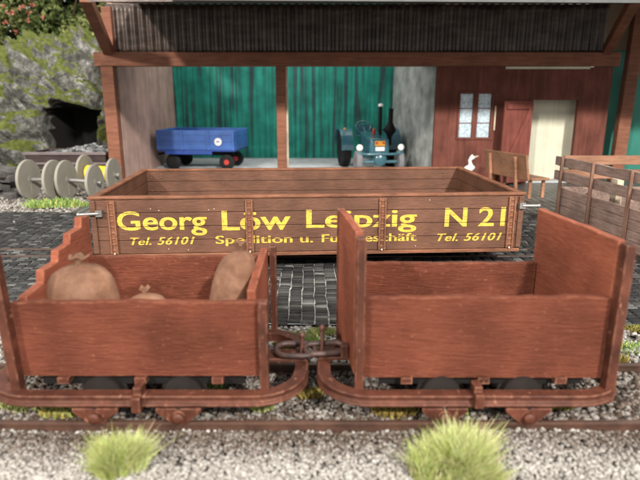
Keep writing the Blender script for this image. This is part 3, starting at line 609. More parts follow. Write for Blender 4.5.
# ================================================================== slatted wagon at the edge of the picture
SW = thing('slatted_wagon', 'weathered grey brown stake wagon with slatted upper sides, beyond the empty wagon', 'wagon', (0, 0, 0))
def swp(px, py, Y): return atY(px, py, Y)
p_far = atY(561, 160, 8.9); p_near0 = atY(640, 177, 7.05)
XS = p_far.x; XN = p_near0.x
def xs_(Y): return XS + (XN - XS) * (8.9 - Y) / (8.9 - 7.05)
pf, pn = (xs_(8.9), 8.9), (xs_(5.6), 5.6)
DL = (Vector(pf) - Vector(pn)).length
z_sl1 = atY(561, 157, 8.9).z; z_sl1b = atY(561, 166, 8.9).z; z_sl2 = atY(560, 171, 8.9).z; z_sl2b = atY(560, 180, 8.9).z
z_pl = atY(560, 187, 8.9).z; z_bt = atY(640, 262, 7.05).z
m = MB(); k = 5
for i in range(k):
    a = z_bt + (z_pl - z_bt) * i / k + .004; b = z_bt + (z_pl - z_bt) * (i + 1) / k - .004
    m.board(pn, pf, [(0, a), (DL, a), (DL, b), (0, b)], -.05)
m.board((pn[0] + .012, pn[1]), (pf[0] + .012, pf[1]), [(.01, z_bt + .005), (DL - .01, z_bt + .005), (DL - .01, z_pl - .01), (.01, z_pl - .01)], -.025)
m.build('plank_side', M['cattle'], SW, bevel=.006)
for a, b in ((z_sl1b, z_sl1), (z_sl2b, z_sl2)):
    m = MB(); e = []
    n_ = 14
    top = [((DL + .16) * i / n_, b + .012 * noise.noise(Vector((i * .8, b * 7, 1)))) for i in range(n_ + 1)]; bot = [((DL + .16) * i / n_, a + .022 * noise.noise(Vector((i * 1.1, a * 9, 4)))) for i in range(n_ + 1)]
    m.board(pn, (pf[0], pf[1]), bot + list(reversed(top)), -.045); o = m.build('slat', M['cattle'], SW, bevel=.004); o.location.x = -.0; 
for Y in (8.75, 7.95, 7.12, 6.3, 5.7):
    m = MB(); x = xs_(Y) - .06; m.bar((x, Y, z_bt - .05), (x, Y, z_sl1 + .02), .042, .045, (0, 1, 0)); m.build('stake', M['cattle_stake'], SW, bevel=.006)
WB = 1.7                                                   # body width
def off(p, d): return (p[0] + d, p[1])
for a, b in ((z_sl1b, z_sl1), (z_sl2b, z_sl2)):
    m = MB(); m.board(off(pf, .06), off(pf, WB), [(0, a + .02), (WB - .06, a + .02), (WB - .06, b + .02), (0, b + .02)], .05); m.build('end_rail', M['cattle_end'], SW, bevel=.005)
    m = MB(); m.board(off(pn, WB), off(pf, WB), [(0, a), (DL, a), (DL, b), (0, b)], -.045); m.build('slat', M['cattle'], SW, bevel=.005)
m = MB(); m.board(off(pf, .06), off(pf, WB), [(0, z_bt), (WB - .06, z_bt), (WB - .06, z_pl), (0, z_pl)], .05); m.build('end_board', M['cattle'], SW, bevel=.005)
m = MB(); m.board(off(pn, WB), off(pf, WB), [(0, z_bt), (DL, z_bt), (DL, z_pl), (0, z_pl)], -.05); m.build('plank_side', M['cattle'], SW, bevel=.005)
m = MB(); cxm = (pf[0] + pn[0]) / 2 + WB / 2; m.hexa([Vector((*q, z)) for z in (z_bt - .0, z_bt + .05) for q in (off(pn, .06), off(pn, WB - .06), off(pf, WB - .06), off(pf, .06))]); m.build('floor', M['cattle'], SW)
m = MB(); m.hexa([Vector((*q, z)) for z in (z_bt - .13, z_bt - .004) for q in (off(pn, -.03), off(pn, .10), off(pf, .10), off(pf, -.03))]); m.build('sill_beam', M['spool'], SW, bevel=.008)
for Y in (6.95, 8.35):
    x = xs_(Y) + .10
    m = MB(); m.lathe([(.10, -.06), (.20, -.06), (.215, -.04), (.215, .05), (.10, .06)], (x, Y, .215), (1, 0, 0), 28); o = m.build('wheel', M['rubber'], SW, smooth=40)
    m = MB(); m.lathe([(.0, -.075), (.05, -.075), (.06, -.05), (.105, -.065), (.105, .03)], (x, Y, .215), (1, 0, 0), 24); m.build('rim', M['red'], o, smooth=40)
for i, (Y, dx, h, wd) in enumerate(((8.3, .55, .30, .16), (7.6, .6, .34, .18), (7.15, .4, .30, .15))):
    m = MB(); m.box((0, 0, (z_pl - z_bt + h) / 2), (.1, wd, z_pl - z_bt - .06 + h - .14)); o = m.build('pale_board', M['paleboard'], None, bevel=.006)
    o.location = (xs_(Y) + dx, Y, z_bt + .02); o.rotation_euler.z = random.uniform(-.3, .3)
    tag(o, ('farthest pale sawn board standing behind the slats of the stake wagon', 'middle pale sawn board standing behind the slats of the stake wagon', 'nearest pale sawn board standing behind the slats of the stake wagon')[i], 'board', 'pale boards in the stake wagon')

# ================================================================== barn
YF, YB = 13.0, 18.0
BN = thing('barn', 'open fronted brown and teal barn with corrugated gable above the beam', 'barn', (0, YF, 0))
BN.location = (0, 0, 0)
def P(x, y, Y): return atY(x, y, Y)
zbt, zbb = P(320, 52.5, YF).z, P(320, 66.5, YF).z           # beam
xl, xr = P(96, 59, YF).x, P(617.5, 59, YF).x
MB().box(((xl + xr) / 2, YF - .02, (zbt + zbb) / 2), (xr - xl, .26, zbt - zbb)).build('beam', M['barnwood'], BN, bevel=.015)
def post(px0, px1, name='post', y=YF, mat='barnwood', top=None, d=.24):
    a, b = P(px0, 66, y).x, P(px1, 66, y).x
    return MB().box(((a + b) / 2, y, (top or zbb) / 2), (b - a, d, (top or zbb) - .004)).build(name, M[mat], BN, bevel=.012)
post(102, 114.5); post(276, 285.5)
MB().box(((P(285.5, 66, YF).x + P(287.5, 66, YF).x) / 2, YF + .02, zbb / 2), (.045, .12, zbb - .006)).build('post_edge', M['paleboard'], BN)
# walls inside
xa, xb = P(115, 66, YF).x, P(172, 66, YB).x
YO = 9.4; zf = P(480, 3, YO).z
def roof_z(y): return zf + .05 + .138 * (y - YO)
def side_quad(p, q, t, name, mat):
    d = (Vector(q) - Vector(p)).length; return MB().board(p, q, [(0, 0), (d, 0), (d, roof_z(q[1])), (0, roof_z(p[1]))], t).build(name, M[mat], BN)
def wall_quad(p, q, z0, z1, t, name, mat):
    d = (Vector(q) - Vector(p)).length; return MB().board(p, q, [(0, z0), (d, z0), (d, z1), (0, z1)], t).build(name, M[mat], BN)
ZR = 3.85
side_quad((xa, YF + .13), (xb, YB), .1, 'side_wall', 'pinkgrey')
xc = P(394, 66, YB).x; xd = P(437, 66, YF).x
wall_quad((xb - .1, YB), (xc + .1, YB), 0, roof_z(YB), .1, 'back_wall', 'teal')
side_quad((xd + .02, YF + .14), (xc, YB), -.1, 'side_wall', 'greywall')
MB().box(((xb + xc) / 2, (YF + YB) / 2 + .1, .02), (xc - xb + .6, YB - YF + .1, .05)).build('barn_floor', M['floor'], BN)
# shed front with window and door opening
xe = P(612.5, 67, YF).x
dx0, dx1 = P(529, 140, YF).x, P(578, 100, YF).x; dz = P(550, 100, YF).z
wx0, wx1 = P(458.5, 115, YF).x, P(490.5, 115, YF).x; wz0, wz1 = P(470, 137.5, YF).z, P(470, 93.5, YF).z
m = MB(); t = .12
def wbox(x0, x1, z0, z1): m.box(((x0 + x1) / 2, YF + .02, (z0 + z1) / 2), (x1 - x0, t, z1 - z0))
ztop = zbb - .012; sx0, sx1 = P(505, 67, YF).x, P(589, 67, YF).x + .3
wbox(xd, wx0, 0, ztop); wbox(wx0, wx1, 0, wz0); wbox(wx0, wx1, wz1, ztop); wbox(wx1, dx0, 0, ztop)
wbox(dx0, dx1, dz, ztop); wbox(dx1, xe, 0, ztop)
m.build('shed_wall', M['barnwall'], BN)
zs = P(550, 69, YF).z
MB().box(((sx0 + sx1 - .3) / 2, YF - .058, (zs + zbb) / 2 - .004), (sx1 - .3 - sx0, .03, zbb - zs - .004)).build('light_gap_strip', M['cream'], BN)  # cream strip stands in for light leaking under the beam
MB().box(((dx0 + dx1) / 2 + .25, YF + .42, ztop / 2), (dx1 - dx0 + 1.1, .04, ztop - .1)).build('inner_wall', M['cream'], BN)
MB().box(((dx0 + dx1) / 2 + .25, YF + .25, .02), (dx1 - dx0 + 1.1, .30, .04)).build('door_step', M['floor'], BN)
# window
wf = MB(); wf.box(((wx0 + wx1) / 2, YF - .02, wz0 - .02), (wx1 - wx0 + .1, .10, .05)); wf.box(((wx0 + wx1) / 2, YF - .02, wz1 + .02), (wx1 - wx0 + .1, .10, .05))
for x in (wx0 - .015, wx1 + .015): wf.box((x, YF - .02, (wz0 + wz1) / 2), (.05, .10, wz1 - wz0 - .012))
wf.box(((wx0 + wx1) / 2, YF - .015, (wz0 + wz1) / 2), (.11, .09, wz1 - wz0 - .012)); WF = wf.build('window', M['barnwall'], BN, bevel=.006)
for s in (0, 1):
    a = wx0 + .012 if s == 0 else (wx0 + wx1) / 2 + .057; b = (wx0 + wx1) / 2 - .057 if s == 0 else wx1 - .012
    MB().box(((a + b) / 2, YF + .0, (wz0 + wz1) / 2), (b - a, .012, wz1 - wz0 - .01)).build('pane', M['glass'], WF)
    g = MB()
    for f in (1 / 3, 2 / 3): g.box(((a + b) / 2, YF - .012, wz0 + (wz1 - wz0) * f), (b - a, .012, .018))
    g.build('glazing_bar', M['barnwall'], WF)
MB().box((wx1 + .085, YF - .06, (wz0 + wz1) / 2 - .05), (.03, .03, (wz1 - wz0) * .55)).build('window_latch', M['paleboard'], WF)
# open door leaf, swung out against the wall
h0 = Vector((P(534, 101, YF - .12).x, YF - .12)); h1 = Vector((P(506, 100, YF - .42).x, YF - .42)); dd = (h0 - h1); DLn = dd.length
zdt = P(520, 101, YF - .27).z
DR = MB().board(h1, h0, [(0, .06), (DLn, .06), (DLn, zdt), (0, zdt)], .05).build('door', M['dooredge'], BN, bevel=.006)
dn = Vector((dd.y, -dd.x)).normalized() * .02
m = MB(); q = lambda s, z: Vector((h1.x + dd.x * s + dn.x, h1.y + dd.y * s + dn.y, z))
m.bar(q(.04, zdt - .12), q(.96, zdt - .12), .04, .11); m.bar(q(.04, .35), q(.96, .35), .04, .11); m.bar(q(.12, .42), q(.9, zdt - .18), .035, .10, up=(0, 0, 1))
m.build('brace', M['dooredge'], DR, bevel=.006)
# corrugated gable panel above the beam
x0, x1 = P(108, 52, YF + .06).x, P(605, 52, YF + .06).x
def corrugated(x0, x1, z0, z1, y, pitch=.178, amp=.035, n=10):
    k = int((x1 - x0) / pitch * n); V = []; F = []
    for i in range(k + 1):
        x = x0 + (x1 - x0) * i / k; yy = y + amp * math.cos(2 * PI * i / n) + .01 * noise.noise(Vector((x * 3, 0, 0)))
        for j in range(9): V.append((x, yy + .014 * noise.noise(Vector((x * 2.5, j * 1.3, 8))), z0 + (z1 - z0) * j / 8))
    for i in range(k):
        for j in range(8): a = i * 9 + j; F.append((a, a + 9, a + 10, a + 1))
    return V, F
V, F = corrugated(x0, x1, zbt - .05, roof_z(YF) - .02, YF + .09); o = arrays('corrugated_panel', V, F, M['corr'], BN, smooth=True); sm = o.modifiers.new('t', 'SOLIDIFY'); sm.thickness = .012
# roof with front overhang
XL = P(88, 2, YO).x; YE = 15.5  # roof cut short at the rear to let light into the barn
m = MB(); m.hexa([(x, y, roof_z(y) - .03 + h) for h in (0, .1) for x, y in ((XL, YO), (9.5, YO), (9.5, YE), (XL - .6, YE))])
m.build('roof', M['corr'], BN)
m = MB(); m.hexa([(-2.3, YO - .05, zf + .035), (9.5, YO - .05, zf - .03), (9.5, YO - .004, zf - .03), (-2.3, YO - .004, zf + .035), (-2.3, YO - .05, zf + .25), (9.5, YO - .05, zf + .25), (9.5, YO - .004, zf + .25), (-2.3, YO - .004, zf + .25)]); m.build('fascia', M['fascia'], BN)
# struts from the beam ends up to the roof edge
a = P(108, 50, YF - .1); b = P(85, -4, 10.6); MB().bar(a, b, .20, .22).build('strut', M['barnwood'], BN, bevel=.012)
a = P(607, 50, YF - .1); b = P(637, -4, 10.6); MB().bar(a, b, .18, .22).build('strut', M['barnwood'], BN, bevel=.012)
MB().box((P(110, 40, YF).x - .02, YF + .02, (zbt + ZR) / 2), (.20, .16, ZR - zbt)).build('post', M['barnwood'], BN)
# rear walls above / outside so that the barn is closed
m = MB(); m.box(((xd + xe) / 2 + .3, YB, ZR / 2), (xe - xd + .9, .1, ZR)); m.build('rear_wall', M['barnwall'], BN)

# ================================================================== teal lean-to at the barn's end
LT = thing('lean_to', 'teal lean-to shed with slanting brown post at the end of the barn', 'shed', (xe, YF, 0)); LT.location = (0, 0, 0)
MB().box((xe + 2.6, YF + 1.05, 1.9), (5.0, .08, 3.8)).build('teal_wall', M['tealplain'], LT)
a = P(637, 33, YF + .4); b = P(620, 153, YF + .4); MB().bar(Vector((b.x - .05, b.y, 0)), a + (a - b) * .2, .28, .2, up=(0, 1, 0)).build('post', M['barnwood'], LT, bevel=.012)
MB().box((xe + 2.2, YF + .75, zbt + .62), (5.0, .06, 1.05)).build('gable_board', M['tan'], LT)
MB().box((xe + 2.0, YF + .80, 1.25), (2.2, .06, 2.5)).build('door', M['tealplain'], LT)

# ================================================================== blue trailer
TR = thing('trailer', 'blue flat farm trailer with white oval badge parked in the barn', 'trailer', (-3.22, 15.7, .045), math.radians(-7))
# local: x along the long side (0 = middle), y depth
tl, tw = 2.12, 1.35
m = MB(); m.box((0, 0, .53), (tl, tw, .06)); m.build('bed', M['bluedark'], TR, bevel=.01)
for y, nm in ((-tw / 2, 'side_board'), (tw / 2, 'side_board')):
    m = MB(); m.box((0, y, .80), (tl, .05, .50)); o = m.build(nm, M['blue'], TR, bevel=.012)
    r = MB(); s = -1 if y < 0 else 1
    for x in (-tl / 2 + .03, -tl * .17, tl * .17, tl / 2 - .03): r.box((x, y + s * .035, .80), (.06, .03, .52))
    for z in (.62, .78, .95): r.box((0, y + s * .032, z), (tl - .1, .018, .03))
    r.build('rib', M['blue'], o, bevel=.006)
for x in (-tl / 2, tl / 2):
    m = MB(); m.box((x, 0, .80), (.05, tw - .06, .50)); o = m.build('end_board', M['blue'], TR, bevel=.012)
    r = MB(); s = -1 if x < 0 else 1
    for y in (-.42, 0, .42): r.box((x + s * .03, y, .8), (.02, .06, .46))
    for z in (.66, .92): r.box((x + s * .03, 0, z), (.018, tw - .2, .03))
    r.build('rib', M['blue'], o, bevel=.006)
m = MB(); m.lathe([(.0, 0), (.10, 0), (.10, .012), (.08, .016), (0, .016)], (.63, -tw / 2 - .042, .76), (0, -1, 0), 24); m.build('badge', M['white'], TR)
m = MB(); m.box((.63, -tw / 2 - .062, .765), (.08, .006, .025)); m.build('badge_mark', M['blue'], TR)
m = MB(); m.box((-.22, -tw / 2 + .03, .46), (1.3, .06, .09)); m.build('side_skirt', M['bluedark'], TR, bevel=.01)
m = MB(); m.box((0, -.25, .42), (tl - .3, .07, .12)); m.box((0, .25, .42), (tl - .3, .07, .12)); m.build('chassis', M['black'], TR)
for x in (-.72, .78):
    for y in (-.46, .46):
        m = MB(); m.lathe([(.065, -.07), (.17, -.07), (.205, -.045), (.205, .045), (.17, .07), (.065, .07)], (x, y, .205), (0, 1, 0), 24); o = m.build('wheel', M['rubber'], TR, smooth=40)
        m = MB(); m.lathe([(0, -.075), (.07, -.075), (.085, 0), (.07, .075), (0, .075)], (x, y, .205), (0, 1, 0), 18); m.build('rim', M['red'] if x > 0 else M['rubber'], o, smooth=40)
m = MB(); m.tube([(-tl / 2, 0, .40), (-tl / 2 - .5, 0, .30)], .03); m.build('drawbar', M['black'], TR)

# ================================================================== tractor
TC = thing('tractor', 'old blue grey tractor with tall black exhaust parked in the barn', 'tractor', (P(371, 165, 15.6).x, 15.5, .045), math.radians(9))
m = MB(); m.hexa([(-.27, -.85, .42), (.27, -.85, .42), (.30, .35, .42), (-.30, .35, .42), (-.25, -.85, .86), (.25, -.85, .86), (.28, .35, .98), (-.28, .35, .98)]); m.build('hood', M['tractor'], TC, bevel=.06, smooth=40)
m = MB(); m.lathe([(0, -.16), (.10, -.16), (.155, -.12), (.175, 0), (.19, .08)], (0, -.86, .34), (0, 1, 0), 24); m.build('hot_bulb_nose', M['tractor'], TC, smooth=40)
m = MB(); m.box((0, -.2, .36), (.34, 1.3, .2)); m.build('chassis', M['tractor'], TC, bevel=.03)
m = MB(); m.tube([(-.55, -.86, .27), (.55, -.86, .27)], .04); m.build('front_axle', M['tractor'], TC, smooth=40)
m = MB(); m.tube([(-.60, -.93, .53), (-.5, -1.0, .49), (-.3, -1.02, .48), (.3, -1.02, .48), (.5, -1.0, .49), (.60, -.93, .53)], .032); m.build('bumper_bar', M['tractor'], TC, smooth=40)
for s in (-1, 1):
    m = MB(); m.lathe([(.14, -.08), (.25, -.08), (.28, -.05), (.28, .05), (.25, .08), (.14, .08)], (s * .56, -.80, .28), (1, 0, 0), 28); o = m.build('front_wheel', M['tyregrey'], TC, smooth=40)
    m = MB(); m.lathe([(0, -.085), (.14, -.07), (.15, 0), (.14, .07), (0, .085)], (s * .56, -.80, .28), (1, 0, 0), 20); m.build('rim', M['red'], o, smooth=40)
    m = MB(); m.lathe([(.28, -.12), (.46, -.12), (.50, -.08), (.50, .08), (.46, .12), (.28, .12)], (s * .66, .55, .50), (1, 0, 0), 32)
    for k in range(20):
        a = 2 * PI * k / 20; m.box((s * .66, .55 + .50 * math.cos(a), .5 + .50 * math.sin(a)), (.22, .03, .05), rx=a + PI / 2)
    o = m.build('rear_wheel', M['rubber'], TC, smooth=40)
    m = MB(); m.lathe([(0, -.10), (.28, -.09), (.29, 0), (.28, .09), (0, .10)], (s * .66, .55, .50), (1, 0, 0), 24); m.build('rim', M['red'], o, smooth=40)
    m = MB(); n = 12
    for k in range(n):
        a0, a1 = PI * (.0 + .95 * k / n), PI * (.0 + .95 * (k + 1) / n)
        m.hexa([(x, .55 - r * math.cos(a), .5 + r * math.sin(a)) for (a, r) in ((a0, .54), (a1, .54)) for x in (s * .5, s * .84)][:2][::1] + [(s * .84, .55 - .54 * math.cos(a1), .5 + .54 * math.sin(a1)), (s * .5, .55 - .54 * math.cos(a1), .5 + .54 * math.sin(a1))] + [(s * .5, .55 - .57 * math.cos(a0), .5 + .57 * math.sin(a0)), (s * .84, .55 - .57 * math.cos(a0), .5 + .57 * math.sin(a0)), (s * .84, .55 - .57 * math.cos(a1), .5 + .57 * math.sin(a1)), (s * .5, .55 - .57 * math.cos(a1), .5 + .57 * math.sin(a1))])
    m.box((s * .5, .5, .72), (.03, .8, .5)); m.build('fender', M['tractor'], TC, smooth=40)
    m = MB(); m.sphere((s * .55, -.92, .64), .088, 14, (1, .7, 1)); o = m.build('headlight', M['white'], TC, smooth=0)
    m = MB(); m.tube([(s * .55, -.9, .56), (s * .45, -.88, .48)], .02); m.build('bracket', M['tractor'], o)
m = MB(); m.sphere((-.72, .2, 1.06), .035, 8); m.build('side_lamp', M['yellowplate'], TC)
m = MB(); m.box((.0, -.875, .74), (.28, .02, .13)); o = m.build('badge', M['yellowplate'], TC, bevel=.01)
m = MB(); m.box((-.09, -.888, .755), (.055, .01, .055)); m.box((.09, -.888, .755), (.055, .01, .055)); m.build('badge_spot', M['red'], o)
m = MB(); m.box((.0, -.875, .60), (.24, .02, .10)); m.build('number_plate', M['white'], TC, bevel=.008)
m = MB(); m.tube([(.16, -.25, .85), (.16, -.25, 1.66)], .042, 12); o = m.build('intake_stack', M['black'], TC, smooth=40)
m = MB(); m.lathe([(.065, 0), (.075, .03), (.05, .07), (0, .08)], (.16, -.25, 1.66), (0, 0, 1), 14); m.build('cap', M['white'], o, smooth=40)
m = MB(); m.lathe([(.06, 0), (.06, .22), (.085, .27), (.155, .36), (.155, .42), (.10, .52), (.06, .60), (.06, .92), (.075, .95), (.05, .95)], (.36, -.45, .66), (.03, 0, 1), 18); m.build('exhaust', M['black'], TC, smooth=40)
pts = [(.17 * math.cos(a) * 1.25 - .16, .38 + .06 * math.sin(a), 1.10 + .15 * math.sin(a)) for a in [2 * PI * k / 20 for k in range(20)]]
m = MB(); m.tube(pts, .02, 8, closed=True); m.tube([(-.16, .36, 1.10), (-.12, .1, .85)], .018); m.bar((-.36, .38, 1.1), (.04, .38, 1.1), .015); m.build('steering_wheel', M['tractor'], TC, smooth=40)
m = MB(); m.lathe([(.04, 0), (.045, .1), (.03, .15), (0, .17)], (.0, -.2, .93), (0, 0, 1), 12); m.build('red_lamp', M['red'], TC, smooth=40)
m = MB(); m.box((0, .75, .82), (.5, .4, .08)); m.box((0, .95, 1.0), (.5, .06, .3)); m.build('seat', M['tractor'], TC, bevel=.03)

# ================================================================== bench, bird
def bench():
    a = atY(484, 147.5, 12.2); b = atY(526, 157, 10.9); a2 = atY(488, 171, 12.2); b2 = atY(527.5, 183, 10.9)
    root = thing('bench', 'ochre brown wooden bench seen from behind beside the shed door', 'bench', (b.x, b.y, 0)); root.location = (0, 0, 0)
    d = Vector((b.x - a.x, b.y - a.y)).normalized(); n = Vector((-d.y, d.x))       # to the seat side
    if n.x < 0: n = -n
    N3 = Vector((n.x, n.y, 0)); t = N3 * .05; zlo, zhi = .36, (a.z + b.z) / 2
    A, B = Vector((a.x, a.y, 0)), Vector((b.x, b.y, 0)); Z = lambda z: Vector((0, 0, z)); lean = N3 * .10
    m = MB(); m.hexa([A + lean + Z(zlo), B + lean + Z(zlo), B + lean + t + Z(zlo), A + lean + t + Z(zlo), A + Z(zhi), B + Z(zhi), B + t + Z(zhi), A + t + Z(zhi)]); m.build('backrest', M['benchwood'], root, bevel=.012)
    ux_ = (B - A).normalized()
    for s in (.18, .78):
        q = A + (B - A) * s; m = MB(); m.bar(q + N3 * .085 + Z(.0), q - N3 * .02 + Z(zhi - .06), .06, .05, up=ux_); m.build('back_post', M['benchwood'], root, bevel=.008)
    m = MB(); e = .12; m.hexa([q + Z(z) for z in (.365, .41) for q in (A + N3 * .16, B + ux_ * .05 + N3 * .16, B + ux_ * .05 + N3 * .58, A + N3 * .58)]); m.build('seat', M['benchwood'], root, bevel=.01)
    for s in (.08, .96):
        for o_ in (.2, .52):
            q = A + (B - A) * s + N3 * o_; m = MB(); m.bar(q + Z(0), q + Z(.364), .06); m.build('leg', M['benchwood'], root, bevel=.006)
bench()
bp = atY(470, 168, 12.3)
BD = thing('bird_figure', 'small white long-necked bird figure left of the bench', 'bird', (bp.x, 12.3, .0), 0)
base = .0; zg = bp.z
m = MB()
m.tube([(-.20, 0, zg - .08), (-.10, 0, zg + .0), (.03, 0, zg + .07), (.12, 0, zg + .05)], [.03, .09, .10, .04], 12)
m.tube([(.04, 0, zg + .06), (.0, 0, zg + .15), (-.02, 0, zg + .24), (.03, 0, zg + .30), (.10, 0, zg + .31)], [.075, .05, .045, .055, .035], 12)
m.tube([(-.02, 0, zg + .29), (.05, 0, zg + .37)], [.03, .02], 8)
m.tube([(-.02, .03, zg + .0), (-.02, .03, 0)], .025, 8); m.tube([(.03, -.03, zg + .0), (.03, -.03, 0)], .025, 8)
m.build('body', M['white'], BD, smooth=0)
m = MB(); m.tube([(.10, 0, zg + .31), (.21, 0, zg + .34)], [.035, .012], 8); m.build('beak', M['paleboard'], BD, smooth=0); BD.scale = (.82, .82, .9)

# ================================================================== spools
def spool(cx, cz_r, y, x1, y1, wound, label, r1=None):
    c0 = Vector((cx, y, 0)); c1 = Vector((x1, y1, 0)); d = c1 - c0; L = d.length; u = d.normalized(); R = cz_r; r1 = r1 or R
    root = thing('cable_spool', label, 'cable spool', (cx, y, 0), 0, 'cable spools on the gravel')
    for s, R in ((0, cz_r), (L, r1)):
        m = MB(); o_ = u * s; C_ = o_ + Vector((0, 0, R))
        m.lathe([(.05, -.03), (R - .01, -.03), (R, -.02), (R, .02), (R - .01, .03), (.05, .03)], C_, u, 40); f = m.build('flange', M['spool'], root, bevel=.004, smooth=30)
        m = MB(); m.lathe([(.075, -.04), (.075, .04)], C_, u, 16)
        m.bar(C_ + u * .036 + Vector((0, 0, -.02)), C_ + u * .036 + Vector((0, 0, -R * .8)), .03, .012, up=u); m.build('hub', M['spool'], f, bevel=.004)
    ax_d = (u * L + Vector((0, 0, r1 - cz_r))).normalized(); R = cz_r
    m = MB(); m.tube([Vector((0, 0, R)) - ax_d * .12, Vector((0, 0, R)) + ax_d * (L + .14)], .038, 14); m.build('axle', M['steel'] if not wound else M['spool'], root, smooth=40)
    if wound:
        m = MB(); prof = []; k = 12
        for i in range(k):
            h = .04 + (L - .08) * i / k; e = (L - .08) / k
            prof += [(.155, h), (.175, h + e * .5), (.155, h + e * .98)]
        m.lathe(prof, (0, 0, R), ax_d, 28); m.build('cable', M['cable'], root, smooth=0)
def gx(px, py, R):                                          # pixel of a flange foot -> ground point
    return atZ(px, py, 0)
f1 = atZ(31.5, 199, 0); f2 = atZ(58.5, 198.8, 0)
spool(f1.x, .39, f1.y, f2.x, f1.y - .06, False, 'empty grey cable spool beside the stack of old sleepers')
f3 = atZ(68.5, 199, 0); f5 = atZ(97.5, 199, 0)
spool(f3.x, .385, f3.y, f5.x, f3.y - .06, False, 'empty grey cable spool in front of the one wound with yellow cable', .345)
f4 = atZ(87, 190.5, 0); f6 = atZ(115.5, 190.5, 0)
spool(f4.x, .385, f4.y, f6.x, f4.y - .05, True, 'grey cable spool wound with yellow cable close to the barn', .35)

# ================================================================== ore wagon in front of the tunnel
OY = 13.6
oa, ob = atY(27, 165, OY).x, atY(107, 165, OY).x; ozt = atY(60, 152.5, OY).z
OW = thing('ore_wagon', 'dark low wagon heaped with grey ore before the tunnel mouth', 'wagon', ((oa + ob) / 2, OY, 0))
hw = (ob - oa) / 2
m = MB(); m.box((0, .0, (.22 + ozt) / 2), (2 * hw, .06, ozt - .22)); m.box((0, 1.1, (.22 + ozt) / 2), (2 * hw, .06, ozt - .22)); m.box((0, .55, .25), (2 * hw, 1.04, .06))
for s in (-1, 1): m.box((s * (hw - .03), .55, (.28 + ozt) / 2), (.06, 1.03, ozt - .3))
m.build('body', M['ore_body'], OW, bevel=.01)
for z, h in ((ozt - .02, .07), (ozt - .26, .05), (ozt - .42, .04)): MB().box((0, -.05, z), (2 * hw + .06, .05, h)).build('rim', M['ore_rim'], OW, bevel=.01)
for x in (-.6, .6):
    for y in (.1, 1.0): iron_wheel(x, y, .13).build('wheel', M['wheel'], OW, smooth=40)
n = 420; u = RNG.uniform(-1, 1, n); vv = RNG.uniform(0, 1, n); xs = .15 + u * (hw - .2)
hgt = .22 * np.clip(1 - np.abs((xs - .45) / (hw * 1.1)), 0, 1) * (1 - (2 * vv - 1) ** 2 * .5)
stones(np.stack([xs, .08 + vv * .95, ozt - .08 + hgt * RNG.uniform(.75, 1.05, n)], -1), RNG.uniform(.045, .085, n), RNG.uniform(0, 1, n), 'ore_heap', M['coal'], OW)['kind'] = 'stuff'

# stacked old sleepers at the left edge
k = 0; firstb = None
for lay in range(4):
    for j in range(4 - (lay > 1)):
        if firstb is None: firstb = MB().box((0, 0, 0), (1.9, .17, .13)).build('sleeper', M['beam'], bevel=.012); o = firstb
        else: o = firstb.copy(); COL.objects.link(o)
        o.location = (-7.05 + random.uniform(-.12, .12) - lay * .04, 11.6 + j * .24 + lay * .05, .045 + lay * .14); o.rotation_euler = (random.uniform(-.08, .08), random.uniform(-.05, .05), -.55 + random.uniform(-.25, .25))
        tag(o, 'weathered grey sleeper in the %s layer of the loose stack, %s from the front' % (('bottom', 'second', 'third', 'top')[lay], ('first', 'second', 'third', 'fourth')[j]), 'sleeper', 'stacked old sleepers')

